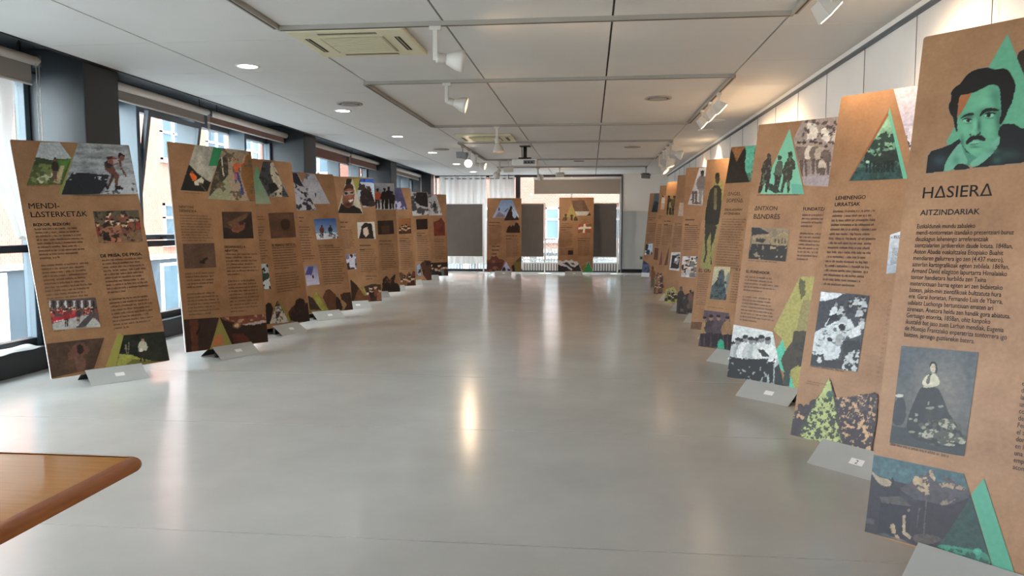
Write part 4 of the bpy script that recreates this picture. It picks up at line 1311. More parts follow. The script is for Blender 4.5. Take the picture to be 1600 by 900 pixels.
p.ell(377, 425, 18, 24, 0x2d2a22).poly([(355, 460), (400, 465), (405, 560), (390, 600), (370, 700), (345, 780), (310, 780), (330, 660), (320, 590), (335, 520)], 0x4a5446).poly([(330, 600), (385, 600), (370, 700), (345, 780), (305, 780), (328, 680)], 0x1f231c).poly([(240, 690), (300, 690), (385, 770), (330, 785), (260, 740)], 0x24332a)
p.ell(482, 405, 21, 30, 0x2a2a20).poly([(462, 372), (500, 366), (505, 392), (458, 395)], 0x1c1c16).poly([(465, 430), (500, 430), (528, 460), (530, 540), (505, 550), (500, 640), (475, 660), (472, 785), (455, 785), (450, 670), (432, 660), (402, 780), (385, 780), (410, 640), (405, 560), (430, 480)], 0x2c3024)
p.speck(0x55604c, .62, .02, 3).done('figures_print', 'dark cutout figures of three hikers')
lines(P, 'I', [(150, 805), (560, 805), (560, 805), (150, 805)], 1, 4, name='caption', ink=M_INKS)
title(P, 'I1', (184, 86), (352, 90), 'ΔNTXON', .006)
title(P, 'I1', (178, 150), (371, 154), 'BΔNDRÉS', .006)
title(P, 'I1', (545, 88), (778, 92), 'FUNDATZAILEA', .01)
lines(P, 'I1', [(540, 115), (780, 118), (740, 455), (498, 440)], 13, 21, (4,))
p = Pic(P, 'I1', [(165, 213), (445, 225), (415, 468), (138, 450)], 0x4d4036).grad(0x8d7a64, 0x2a241f)
p.poly([(165, 213), (220, 215), (300, 260), (165, 280)], 0x2c2a2c).poly([(170, 270), (300, 262), (300, 350), (165, 345)], 0x8f7a60).poly([(300, 300), (400, 248), (440, 260), (432, 360), (310, 355)], 0x93805f).poly([(195, 295), (270, 300), (250, 330), (195, 320)], 0x3a302a)
for x in (335, 360, 385, 410):
    p.poly([(x, 300), (x + 10, 298), (x + 8, 335), (x - 2, 335)], 0x4d4034)
p.poly([(160, 335), (430, 350), (415, 468), (138, 450)], 0x272320).speck(0x8d7a66, .66, .025, 5, [(160, 340), (430, 350), (415, 468), (138, 450)]).poly([(300, 355), (345, 362), (340, 378), (305, 372)], 0x9a8468).noise(.15, .03, 2).done(label='dark brown photograph of a house and a crowd')
lines(P, 'I1', [(140, 460), (355, 480), (355, 480), (140, 460)], 1, 4, name='caption', ink=M_INKS)
title(P, 'I1', (123, 550), (297, 562), 'EL FUNDADOR', .012)
lines(P, 'I1', [(118, 575), (378, 590), (325, 915), (76, 895)], 14, 22, (5,))
p = Pic(P, 'I2', [(440, -260), (860, -260), (860, 700), (440, 700)], 0x9C9350, cut=True)
p.poly([(690, -250), (860, -250), (860, 690), (650, 690), (545, 265), (470, 190)], 0xA39A55)
p.poly([(690, -240), (735, -210), (735, -110), (700, -60), (690, -130), (680, -170)], 0x5d5a34).poly([(720, -60), (800, -60), (830, 200), (725, 200), (660, 190), (690, 40)], 0x8c8250).poly([(640, 195), (830, 200), (840, 430), (690, 465), (610, 520), (605, 650), (550, 655), (555, 520), (530, 440), (560, 370), (630, 280)], 0x3d3426).poly([(560, 520), (610, 520), (605, 650), (555, 655)], 0x2a3a34)
p.poly([(545, 265), (570, 360), (530, 440), (560, 540), (500, 480), (495, 350)], 0x52B79A).poly([(610, 560), (650, 690), (600, 690)], 0x52C2A8).speck(0x2a2a20, .58, .05, 4, [(640, 195), (830, 200), (840, 430), (610, 520)])
p.done('figure_print', 'olive cutout figure of a walking man')
p = Pic(P, 'I2', [(128, 143), (465, 203), (558, 668), (82, 580)], 0xC8CCCC).grad(0xCDD1D0, 0x9aa2a2)
for x, y, h, c in ((135, 590, 310, 0x22252a), (175, 590, 340, 0xAEB2B2), (205, 590, 330, 0x8f9494), (240, 600, 370, 0xD8DAD8), (285, 605, 360, 0xB2B6B6), (330, 610, 360, 0xA2A8A8), (372, 620, 390, 0xC9CCCA), (425, 625, 380, 0xDADCDA)):
    p.fig(x, y, h, c, 0x14181c, 0x77777a, 0x1a1c20, 0, 1.05)
p.poly([(100, 400), (160, 420), (330, 430), (430, 420), (430, 560), (330, 600), (82, 585)], 0x15181c).poly([(340, 350), (390, 350), (440, 410), (380, 410)], 0x2a2d32).speck(0x8a9090, .74, .04, 4, [(100, 400), (430, 420), (420, 600), (82, 585)])
p.poly([(478, 420), (484, 425), (436, 640), (430, 640)], 0x202428).poly([(480, 500), (520, 470), (560, 668), (480, 650)], 0x1a2024).noise(.1, .02, 4).done(label='black and white photograph of a row of mountaineers')

# ---------------------------------------------------------------- R4
P = Panel('R4', 'panel with a dark rock spire photo edged in mint at its top')
stand('R4', .0, 'grey bent metal stand under the panel with the rock spire photo')
p = Pic(P, 'J', [(395, 92), (575, 78), (535, 356), (347, 363)], 0x2b261f)
p.poly([(395, 92), (500, 84), (490, 110), (430, 205), (400, 120)], 0x8f5f38).poly([(495, 84), (575, 78), (535, 356), (520, 300), (495, 270)], 0x5FAE92).poly([(500, 290), (540, 280), (535, 356), (470, 358)], 0x3f6a58)
p.poly([(395, 110), (430, 205), (470, 130), (490, 98), (500, 120), (492, 250), (515, 320), (530, 356), (347, 363)], 0x1f1c17).noise(.2, .03, 4).done(label='dark photograph of rock spires')
title(P, 'J', (365, 450), (460, 453), 'ΔNGEL', .006)
title(P, 'J', (355, 502), (475, 504), 'SOPEÑΔ', .006)
title(P, 'J', (345, 562), (470, 568), 'ESKALADAREN', .02)
title(P, 'J', (336, 592), (456, 597), 'AITZINDARIA', .02)
lines(P, 'J', [(330, 615), (508, 632), (455, 1010), (262, 990)], 21, 31)
p = Pic(P, 'J1', [(240, 155), (350, 160), (318, 383), (210, 375)], 0xA9a184).grad(0xB9AC8A, 0x8a8c84)
p.poly([(290, 172), (305, 185), (312, 280), (325, 383), (210, 375), (225, 285), (260, 250), (275, 190)], 0x4a5558).poly([(320, 220), (345, 190), (335, 300), (318, 340)], 0x77807c).speck(0x2f3a3e, .55, .03, 3, [(280, 172), (320, 250), (325, 383), (210, 375)]).noise(.1, .02, 3).done(label='photograph of a grey rock tower')
title(P, 'J1', (384, 184), (440, 186), 'EL REY', .015)
lines(P, 'J1', [(368, 200), (450, 205), (428, 400), (345, 385)], 12, 32)
lines(P, 'J1', [(195, 430), (300, 440), (300, 440), (195, 430)], 1, 4, name='caption', ink=M_INKS)
p = Pic(P, 'J1', [(160, 445), (340, 468), (352, 545), (395, 725), (128, 700)], 0x4a3f47).grad(0x5a4d55, 0x463a40)
for x, y, h, c in ((175, 700, 210, 0x8f7450), (220, 705, 225, 0x3f363c), (270, 710, 230, 0x4c4248), (330, 715, 225, 0x8a6a4c)):
    p.fig(x, y, h, c, 0x2b262c, 0x8a6c58, 0x2a2226)
p.poly([(265, 660), (285, 640), (305, 660), (308, 712), (262, 712)], 0x3f9c80).noise(.15, .03, 3).done(label='faded photograph of four climbers')

# ---------------------------------------------------------------- R5
P = Panel('R5', 'panel with a tall olive tinted man in a dark jacket')
stand('R5', -.05, 'grey bent metal stand under the panel with the tall olive man')
p = Pic(P, 'J', [(150, 270), (420, 270), (420, 1020), (150, 1020)], 0x8f9150, cut=True)
p.poly([(262, 345), (330, 345), (330, 1010), (165, 990), (190, 760), (225, 520)], 0x8a8450)
p.ell(289, 325, 17, 44, 0x3d3428).poly([(272, 300), (278, 284), (300, 282), (306, 305), (302, 315), (275, 315)], 0x1f1a16)
p.poly([(270, 375), (300, 378), (320, 410), (318, 530), (300, 660), (250, 690), (200, 670), (196, 620), (212, 500), (235, 410)], 0x2a2720).poly([(265, 400), (285, 400), (282, 560), (262, 555)], 0x77724c)
p.poly([(196, 660), (285, 680), (262, 790), (245, 820), (240, 900), (250, 960), (238, 960), (240, 820), (240, 720), (210, 790), (212, 880), (195, 950), (182, 945), (200, 880), (195, 780)], 0x35322a)
p.blob(270, 470, 30, 80, 0x3d392c, .6).done('figure_print', 'olive tinted figure of a standing man', warp=.05)
title(P, 'J1', (135, 192), (250, 198), 'EL GRAN', .015)
lines(P, 'J1', [(133, 202), (262, 210), (250, 425), (118, 390)], 15, 41)
lines(P, 'J1', [(105, 495), (125, 498), (125, 503), (105, 500)], 2, 4, name='logo', ink=M_INK)
p = Pic(P, 'J1', [(90, 525), (300, 535), (300, 640), (80, 577)], 0x6a4a38).noise(.15, .04, 2).done('footer_print')

# ---------------------------------------------------------------- R6
P = Panel('R6', 'panel with two men on a white cut triangle at its top corner')
stand('R6', -.05, 'grey bent metal stand under the panel with the white triangle of two men')
p = Pic(P, 'K', [(558, 70), (680, 60), (670, 430), (448, 418)], 0xCFCBCC).grad(0xD8D4D4, 0xB8B4B4)
p.fig(512, 415, 270, 0xBDB7B6, 0x5a5050, 0x4d3c34, 0x2a2220, 0, .8).fig(585, 418, 320, 0x77706e, 0x8a8482, 0x4d3c34, 0x2a2220, 0, .9).speck(0x55504e, .66, .05, 3, [(480, 300), (620, 300), (620, 420), (460, 420)]).done(label='pale photograph of two men')
lines(P, 'K', [(425, 545), (520, 548), (515, 592), (422, 588)], 2, 51, name='heading', weight=1.6)
lines(P, 'K', [(420, 605), (560, 612), (560, 842), (410, 825)], 13, 52)
p = Pic(P, 'K1', [(428, 130), (600, 130), (590, 352), (412, 340)], 0x77777a)
p.speck(0xD0D0D2, .5, .09, 3).speck(0x1c1c20, .58, .07, 4).crowd((430, 150, 580, 300), 9, BW, 3, 46).noise(.1, .03, 3).done(label='black and white photograph of climbers')
lines(P, 'K1', [(585, 270), (700, 280), (700, 590), (570, 580)], 14, 53)
p = Pic(P, 'K1', [(360, 430), (560, 430), (560, 722), (360, 722)], 0x2c2624, cut=True)
p.poly([(368, 540), (450, 520), (500, 500), (545, 480), (540, 718), (430, 716), (366, 704)], 0x2e2826).fig(412, 700, 265, 0x2b2422, 0x1c1918, 0x2a1f1a, 0x1a1412, 0, .7).fig(508, 660, 190, 0x6a4c40, 0x5d463c, 0x3a2a24, 0x241c18, 0, .7).speck(0x55483f, .6, .06, 3).done('figures_print')

# ---------------------------------------------------------------- R7
P = Panel('R7', 'glowing pale panel under the right spotlight cluster with a ship deck photo')
stand('R7', -.02, 'grey bent metal stand under the pale glowing panel')
p = Pic(P, 'K', [(372, 400), (470, 400), (460, 530), (355, 525)], 0xC8AE98).grad(0xC9A888, 0xB9A49a).noise(.1, .06, 3).done(label='pale faded photograph')
lines(P, 'K', [(325, 590), (395, 592), (392, 606), (323, 604)], 2, 61, name='heading', weight=1.6)
lines(P, 'K', [(320, 618), (412, 624), (400, 812), (306, 800)], 13, 62)
p = Pic(P, 'K1', [(315, 88), (420, 90), (402, 280), (293, 268)], 0xD0CECC)
p.poly([(330, 130), (400, 100), (390, 250), (320, 240)], 0x9a9896).speck(0x26262a, .52, .08, 3, [(325, 120), (408, 120), (390, 262), (305, 250)]).ell(360, 165, 14, 16, 0xE0DEDC).poly([(330, 130), (400, 112), (402, 122), (332, 142)], 0x2a2a2c).noise(.1, .03, 2).done(label='black and white photograph of people on a deck')
p = Pic(P, 'K1', [(240, 430), (380, 430), (380, 610), (240, 610)], 0x8f9050, cut=True)
p.poly([(250, 470), (290, 455), (340, 440), (372, 480), (365, 600), (245, 600)], 0xA3A060).crowd((262, 475, 362, 550), 16, (0x2a2e20, 0x3d4a30, 0x5a5a34, 0x1f2218), 3, 26).done('crowd_print')

# ---------------------------------------------------------------- R8
P = Panel('R8', 'panel with an olive group photo and two dark wedge shapes')
stand('R8', -.02, 'grey bent metal stand under the panel with two dark wedge shapes')
p = Pic(P, 'K', [(262, 330), (345, 330), (340, 522), (245, 520)], 0x8d7a4c)
p.fig(270, 515, 180, 0x3a2f24, 0x2a241c, 0x4a3826).fig(300, 515, 150, 0x8f8a58, 0x3a3426, 0x4a3826).fig(322, 515, 180, 0x55482f, 0x2a241c, 0x4a3826).done()
lines(P, 'K', [(228, 562), (300, 565), (295, 596), (224, 594)], 2, 71, name='heading', weight=1.6)
lines(P, 'K', [(218, 606), (310, 612), (302, 795), (205, 782)], 13, 72)
flat(P, 'K1', [(220, 65), (222, 220), (190, 220)], 0x6a443a)
flat(P, 'K1', [(292, 40), (276, 222), (242, 222)], 0x5d3c34)
p = Pic(P, 'K1', [(140, 270), (240, 270), (240, 520), (140, 520)], 0x4a352c, cut=True)
p.poly([(150, 400), (180, 285), (195, 330), (232, 340), (215, 500), (140, 515)], 0x5d463a).crowd((155, 300, 222, 450), 14, (0x2a211c, 0x6a4c3c, 0x8a6a54, 0x3a2c26), 5, 34).done('crowd_print')

# ---------------------------------------------------------------- R9
P = Panel('R9', 'orange toned panel with a pale lone figure near its top')
stand('R9', 0, 'grey bent metal stand under the orange toned panel with a lone figure')
p = Pic(P, 'K', [(210, 330), (300, 330), (290, 470), (186, 468)], 0xC08a66)
p.fig(216, 462, 130, 0xD8CCB8, 0xC8B8A2, 0x8a6a50).done()
lines(P, 'K', [(172, 520), (235, 522), (232, 540), (170, 538)], 2, 81, name='heading', weight=1.6)
lines(P, 'K', [(165, 600), (250, 606), (240, 800), (148, 788)], 12, 82)
Pic(P, 'K1', [(150, 45), (186, 47), (178, 172), (136, 168)], 0x5a3428).noise(.2, .05, 2).done()
p = Pic(P, 'K1', [(90, 230), (160, 230), (160, 460), (90, 460)], 0x4a3a2c, cut=True)
p.fig(128, 448, 215, 0x6a4630, 0x4a5240, 0x5a3c2a, 0x3a2a20, 0, .6).done('figure_print')

# ---------------------------------------------------------------- R10
P = Panel('R10', 'last panel of the right row with blue ice photos')
stand('R10', 0, 'grey bent metal stand under the panel with blue ice photos')
p = Pic(P, 'K', [(135, 318), (230, 318), (220, 492), (106, 490)], 0x55636c)
p.poly([(140, 380), (175, 400), (165, 490), (106, 490)], 0x2a3034).noise(.15, .06, 2).done()
lines(P, 'K', [(82, 535), (150, 538), (146, 555), (80, 552)], 2, 91, name='heading', weight=1.4)
lines(P, 'K', [(75, 590), (190, 595), (180, 755), (58, 748)], 12, 92)
p = Pic(P, 'K', [(56, 783), (122, 783), (112, 892), (42, 890)], 0xBFD6E4)
p.speck(0x1f2a38, .58, .11, 4).done(label='pale blue photograph of an icy slope')
p = Pic(P, 'K1', [(0, 165), (110, 165), (110, 345), (0, 345)], 0x4f6580, cut=True)
p.poly([(28, 170), (95, 215), (98, 300), (15, 300)], 0x53688a).speck(0x2f3d58, .55, .06, 3).poly([(10, 296), (98, 302), (92, 342), (2, 338)], 0xD8E2EC).done('ice_print')
# ---------------------------------------------------------------- L1
P = Panel('L1', 'panel titled MENDI-LASTERKETAK with photos of mountain runners')
stand('L1', .0, 'grey bent metal stand under the panel titled MENDI-LASTERKETAK', None)
p = Pic(P, 'A1', [(235, 38), (398, 42), (500, 178), (425, 402), (118, 405)], 0xB8BCB8)
p.poly([(190, 170), (330, 180), (480, 180), (500, 210), (430, 405), (110, 410)], 0x4f5a30).poly([(195, 168), (260, 172), (330, 190), (340, 230), (180, 235)], 0x3a4228).poly([(390, 200), (500, 180), (430, 300), (410, 405), (395, 300)], 0x4f7a34).poly([(200, 350), (340, 290), (350, 320), (250, 395), (235, 390)], 0xC4C0A8).poly([(345, 380), (410, 240), (440, 240), (400, 395)], 0xB8A482).speck(0x77804c, .58, .04, 3, [(180, 220), (340, 230), (340, 400), (120, 400)])
p.poly([(170, 40), (420, 40), (478, 165), (330, 190), (195, 165)], 0xB9C0C2)
p.fig(358, 375, 205, 0x33261f, 0x6a4a3a, 0x7a5444, 0x2a201a, 0, .8).noise(.1, .03, 3).done(label='photograph of a runner on a grassy ridge trail')
flat(P, 'A1', [(556, 45), (503, 180), (388, 488), (414, 490)], 0x8f9048)
p = Pic(P, 'A1', [(556, 45), (1003, 55), (1088, 480), (412, 490)], 0x9a9ea2).grad(0xA2A6A8, 0x8a8e92)
p.noise(.35, .07, 4, 1, 2.2)
p.poly([(505, 300), (620, 300), (700, 310), (820, 320), (800, 400), (740, 488), (412, 492), (450, 380)], 0x24262b).speck(0xB8BCC0, .68, .035, 5, [(480, 290), (820, 300), (810, 360), (470, 360)]).poly([(900, 330), (1070, 300), (1088, 482), (760, 486), (800, 420)], 0xB4B8BC).speck(0x55585c, .66, .05, 6, [(880, 330), (1080, 300), (1088, 482), (760, 486)])
SK = 0x6a4234
p.poly([(775, 230), (800, 215), (850, 230), (880, 290), (905, 320), (895, 410), (870, 412), (868, 340), (820, 300), (790, 275)], SK).poly([(845, 300), (870, 330), (850, 360), (818, 440), (800, 435), (830, 350)], 0x4d2f26).poly([(870, 410), (900, 408), (942, 430), (935, 445), (872, 447)], 0x181618).poly([(780, 395), (805, 400), (820, 440), (808, 445), (785, 420)], 0x1c1a1c)
p.poly([(778, 215), (800, 200), (850, 235), (830, 262), (795, 255)], 0x26282c).poly([(798, 165), (850, 155), (905, 185), (900, 225), (860, 235), (810, 215)], 0x8d5048).poly([(800, 165), (845, 160), (850, 180), (805, 190)], 0x3a2420).poly([(850, 190), (905, 180), (900, 215), (860, 225)], 0xAAA6A6)
p.poly([(895, 185), (922, 190), (935, 260), (975, 330), (962, 336), (922, 270), (905, 215)], SK).ell(928, 172, 24, 27, 0x7d5040).poly([(895, 155), (900, 132), (925, 132), (958, 152), (955, 162), (920, 152), (905, 180)], 0x1a1614)
p.done(label='photograph of a bent runner with a pack crossing snow')
for a_, b_ in (((122, 414), (320, 416)), ((518, 498), (1050, 496))):
    lines(P, 'A1', [a_, b_, b_, a_], 1, 4, name='caption', ink=M_INKS)
title(P, 'A1', (137, 602), (400, 606), 'MENDI-', .006)
title(P, 'A1', (157, 682), (636, 668), 'LΔSTERKETΔK', .006)
title(P, 'A1', (176, 756), (490, 748), 'BIZKOR, BIZKOR!', .02)
lines(P, 'A', [(112, 335), (282, 332), (318, 572), (160, 575)], 21, 101, (9,))
p = Pic(P, 'A', [(310, 277), (463, 275), (478, 382), (330, 387)], 0x6a4a36).grad(0x55503f, 0x86654a)
p.crowd((325, 285, 460, 330), 18, (0x8a3a2c, 0x2a221e, 0xB04a38, 0x3a2a22, 0x7a5040), 3, 20).poly([(330, 345), (360, 330), (400, 325), (408, 350), (350, 365)], 0x9c6850).poly([(360, 365), (405, 368), (405, 382), (365, 384)], 0xA86a50).poly([(345, 350), (365, 350), (370, 380), (345, 375)], 0x241c1a).speck(0x3a2a22, .64, .03, 5).noise(.12, .03, 2).done(label='photograph of runners tumbling on the ground')
title(P, 'A', (337, 434), (476, 426), 'DE PRISA, DE PRISA.', .02)
lines(P, 'A', [(342, 440), (490, 432), (520, 655), (378, 665)], 20, 102, (10,))
p = Pic(P, 'A2', [(82, 155), (472, 132), (512, 375), (118, 403)], 0x5a4a48)
for k in range(12):
    x = 85 + k * 33
    p.poly([(x, 160), (x + 16, 158), (x + 18, 215), (x + 2, 217)], 0x26262c if k % 2 else 0xC8C6C8)
p.crowd((95, 205, 480, 270), 40, (0xA83a30, 0x8a2f2a, 0x2a2a30, 0xC05048, 0x55404a), 4, 24).poly([(110, 300), (200, 285), (330, 262), (335, 285), (120, 345)], 0xB03038).speck(0xE8D8D8, .6, .03, 3, [(115, 305), (200, 290), (205, 320), (120, 340)])
p.poly([(118, 403), (115, 350), (340, 285), (410, 275), (500, 330), (512, 378)], 0xB2B2AE).poly([(300, 392), (400, 290), (440, 262), (480, 262), (380, 385)], 0x4d484a).fig(232, 375, 150, 0x8a2a2a, 0x3a2a2a, 0x6a4234, None, 0, .8).fig(330, 350, 135, 0x3a3038, 0x7a5040, 0x6a4234, None, 0, .8).noise(.1, .02, 3).done(label='photograph of runners passing spectators in a street')
lines(P, 'A2', [(130, 414), (225, 408), (225, 408), (130, 414)], 1, 4, name='caption', ink=M_INKS)
p = Pic(P, 'A2', [(68, 515), (545, 462), (458, 722), (108, 797)], 0x4a362a).noise(.2, .12, 5)
p.ell(345, 560, 62, 62, 0x55403a).poly([(240, 600), (300, 520), (345, 510), (420, 540), (420, 580), (370, 620), (395, 690), (380, 740), (320, 760), (300, 640), (245, 650)], 0x6a463a).ell(345, 560, 30, 42, 0x2f2420).poly([(300, 640), (390, 640), (385, 730), (320, 745)], 0x6a4a3e).noise(.15, .05, 6).done(label='dark brown photograph of a man holding his head')
p = Pic(P, 'A2', [(705, 445), (1055, 410), (1086, 667), (640, 702)], 0x20241c).noise(.4, .05, 3)
p.poly([(668, 600), (760, 605), (860, 640), (980, 665), (960, 685), (640, 702)], 0x9c9a4a).poly([(790, 640), (960, 660), (940, 690), (700, 700)], 0x6a6a34).poly([(715, 520), (725, 520), (735, 600), (725, 600)], 0x8a8a7a).poly([(745, 500), (752, 500), (748, 600), (740, 600)], 0x77776a).fig(862, 665, 205, 0xB8B4A0, 0x26241f, 0xA9846a, 0x2a201a, 0, .95).poly([(838, 560), (860, 558), (860, 580), (838, 582)], 0xE4E0D8).done(label='photograph of a runner in a dark forest')
flat(P, 'A2', [(655, 425), (702, 450), (638, 703), (553, 712)], 0x9a9448)

# ---------------------------------------------------------------- L2
P = Panel('L2', 'panel headed NEWTONI DESAFIOKA with rock climber photos')
stand('L2', .03, 'grey bent metal stand under the panel headed NEWTONI DESAFIOKA')
p = Pic(P, 'B1', [(385, 95), (760, 130), (545, 732), (185, 710)], 0xA9A496).noise(.25, .1, 3, 1.4, .8)
p.poly([(300, 355), (420, 480), (560, 580), (610, 600), (545, 735), (185, 712)], 0x1c1c1a).poly([(310, 485), (345, 455), (410, 530), (405, 570), (355, 585)], 0xD8662c).ell(345, 462, 18, 20, 0x8a4f34).poly([(370, 590), (420, 560), (470, 530), (505, 575), (490, 615), (440, 600), (430, 645), (375, 630)], 0xC8C2AC).poly([(440, 600), (540, 725), (532, 730), (432, 606)], 0x6a6458).done(label='photograph of a climber in orange under a pale rock overhang')
flat(P, 'B1', [(630, 125), (750, 138), (692, 386), (565, 378)], 0x2f8458)
p = Pic(P, 'B1', [(750, 136), (1148, 180), (1200, 862), (540, 825)], 0x9c8a74).noise(.2, .1, 5, 1.2, .7)
p.poly([(700, 300), (830, 200), (840, 480), (720, 640), (570, 790), (600, 640)], 0x403a30).poly([(728, 260), (745, 260), (775, 520), (760, 522)], 0xC8C4B4).poly([(545, 830), (830, 500), (870, 840)], 0x9a9a7c).poly([(1040, 260), (1160, 190), (1200, 860), (1110, 855), (1010, 560), (1000, 400)], 0x8d6238).poly([(820, 250), (880, 240), (1010, 560), (1090, 855), (870, 840), (830, 480)], 0xA99680).speck(0x6a5a48, .62, .05, 6)
p.poly([(890, 350), (960, 345), (1010, 350), (1030, 280), (1045, 230), (1055, 240), (1040, 340), (1000, 385), (965, 400), (960, 465), (910, 465)], 0xD2653a).poly([(1012, 350), (1030, 280), (1045, 228), (1056, 240), (1040, 335)], 0xC49a7c).ell(905, 300, 17, 26, 0xA87a58).poly([(905, 465), (965, 465), (1000, 580), (1040, 740), (1030, 772), (990, 760), (990, 620), (950, 560), (930, 620), (910, 560)], 0x3c4a80).poly([(905, 480), (945, 480), (950, 580), (910, 560)], 0xB06a70).done(label='photograph of a climber in an orange top reaching up a cliff')
lines(P, 'B1', [(230, 745), (480, 752), (480, 752), (230, 745)], 1, 4, name='caption', ink=M_INKS)
title(P, 'B2', (60, 150), (193, 152), 'NEWTONI', .02)
title(P, 'B2', (63, 188), (222, 190), 'DESAFIOKA', .02)
lines(P, 'B2', [(65, 215), (380, 218), (390, 445), (86, 450)], 10, 111)
p = Pic(P, 'B2', [(458, 185), (736, 185), (757, 436), (475, 438)], 0x241c19)
p.poly([(458, 185), (736, 185), (700, 225), (560, 350), (475, 330)], 0x4a3428).poly([(500, 290), (700, 195), (690, 240), (560, 340)], 0x6a4a36).poly([(545, 345), (620, 280), (680, 290), (670, 350), (600, 385), (555, 370)], 0x7a4a38).ell(640, 290, 26, 22, 0x3a2420).noise(.25, .05, 3).done(label='dark photograph of a climber under a roof')
p = Pic(P, 'B2', [(92, 482), (386, 480), (406, 706), (110, 720)], 0x5d4438).noise(.2, .12, 4)
p.poly([(240, 670), (270, 640), (320, 605), (330, 625), (300, 650), (310, 675), (285, 672)], 0x231a17).done(label='brown photograph of a climber on a slab')
title(P, 'B2', (485, 526), (680, 524), 'DESAFIANDO A', .02)
title(P, 'B2', (488, 562), (606, 560), 'NEWTON', .02)
lines(P, 'B', [(98, 538), (226, 538), (238, 695), (110, 697)], 13, 112, (5,))
lines(P, 'B', [(257, 466), (386, 462), (398, 680), (272, 688)], 18, 113, (7,))
p = Pic(P, 'B3', [(118, 412), (500, 386), (402, 752), (150, 775)], 0x2e1d18)
p.poly([(180, 420), (270, 412), (275, 755), (205, 770)], 0x5a2f20).poly([(270, 412), (500, 386), (402, 752), (275, 755)], 0x33221d).poly([(245, 560), (300, 470), (300, 500), (260, 580)], 0x120d0c).noise(.2, .08, 3).done(label='dark red photograph of a crag')
p = Pic(P, 'B3', [(505, 388), (1004, 348), (1030, 662), (640, 682)], 0x2a1b17)
p.poly([(505, 388), (1004, 348), (1010, 415), (750, 470), (560, 420)], 0x7a4434).speck(0xB08a74, .62, .05, 3, [(510, 380), (1004, 348), (1006, 400), (700, 450)]).poly([(748, 465), (1008, 412), (1010, 440), (880, 468), (790, 472)], 0xB8A8A4).ell(690, 475, 26, 20, 0xF0D8A8).ell(690, 475, 46, 34, 0xC08a60, .4).poly([(640, 570), (760, 560), (850, 655), (660, 675)], 0x54281c).noise(.2, .06, 5).done(label='photograph of a dark range at sunset')
p = Pic(P, 'B3', [(504, 410), (637, 684), (398, 748)], 0x8f8a48)
p.speck(0xB87048, .48, .12, 3, [(470, 540), (560, 560), (560, 700), (400, 748)]).done('colour_shape', warp=0, grain=.03)

# ---------------------------------------------------------------- L3
P = Panel('L3', 'panel with a pale green wedge and a cliff face photo, behind the climber panel')
stand('L3', .0, 'grey bent metal stand under the panel with the pale green wedge')
p = Pic(P, 'C1', [(5, 120), (165, 545), (-90, 545)], 0x8fb088).grad(0x4fa078, 0x9aa690).noise(.08, .1, 2).done('colour_shape', warp=0, grain=.03)
p = Pic(P, 'C1', [(75, 84), (182, 88), (358, 472), (125, 467), (32, 262)], 0x8a8880)
p.poly([(75, 84), (165, 86), (150, 200), (200, 330), (140, 468), (32, 262)], 0x3d4246).poly([(150, 110), (185, 90), (280, 330), (285, 470), (220, 470), (160, 220)], 0xC0B8A4).poly([(130, 330), (200, 310), (250, 380), (160, 440)], 0x1c1c1e).poly([(285, 340), (358, 472), (285, 470)], 0x3a4650).speck(0x26282a, .6, .04, 3).noise(.15, .05, 4).done(label='photograph of a climber on a tall cliff')
lines(P, 'C', [(-40, 322), (75, 322), (95, 520), (-20, 520)], 17, 120, (3, 8))
p = Pic(P, 'C', [(87, 308), (206, 305), (218, 424), (100, 428)], 0x55392a).noise(.25, .1, 3).sp([(140, 350), (165, 330), (192, 345), (188, 385), (155, 392)], 0x2a1c16).blob(130, 410, 40, 14, 0x6a4a36, .7).blob(180, 325, 30, 12, 0x6a4a36, .6).done(label='brown photograph of a boulder climber')
title(P, 'C', (105, 465), (216, 462), 'EL MUNDO VERTICAL', .02)
lines(P, 'C', [(105, 468), (222, 465), (242, 662), (126, 674)], 18, 121, (9,))
p = Pic(P, 'C2', [(20, 85), (125, 82), (160, 360), (60, 365)], 0xAEBCC0)
p.poly([(40, 180), (140, 190), (140, 270), (60, 270)], 0x2f4a4a).poly([(60, 280), (150, 240), (160, 360), (62, 362)], 0xC4CCCC).speck(0x202a2c, .64, .06, 3).done(label='pale photograph of a snowy face')
p = Pic(P, 'C2', [(90, 440), (590, 440), (590, 745), (90, 745)], 0x2a1f1b, cut=True)
p.poly([(105, 530), (130, 505), (160, 515), (185, 570), (150, 735), (110, 735)], 0x241a17).poly([(245, 476), (262, 478), (378, 705), (352, 718)], 0x8f8a40).poly([(230, 478), (355, 716), (148, 736)], 0xC4BEB4).poly([(230, 478), (262, 540), (205, 545)], 0x2a2824).poly([(210, 600), (270, 600), (245, 660), (220, 680)], 0x3a2018).speck(0x6a645c, .6, .03, 3, [(230, 478), (355, 716), (148, 736)])
p.poly([(350, 610), (380, 560), (420, 530), (430, 480), (470, 458), (515, 468), (530, 510), (560, 510), (582, 540), (580, 702), (440, 715), (370, 690)], 0x2a1d19).speck(0x4a3024, .6, .06, 4, [(350, 560), (580, 500), (580, 700), (370, 690)]).done('figures_print', 'dark cutout of seated climbers beside a white triangle')

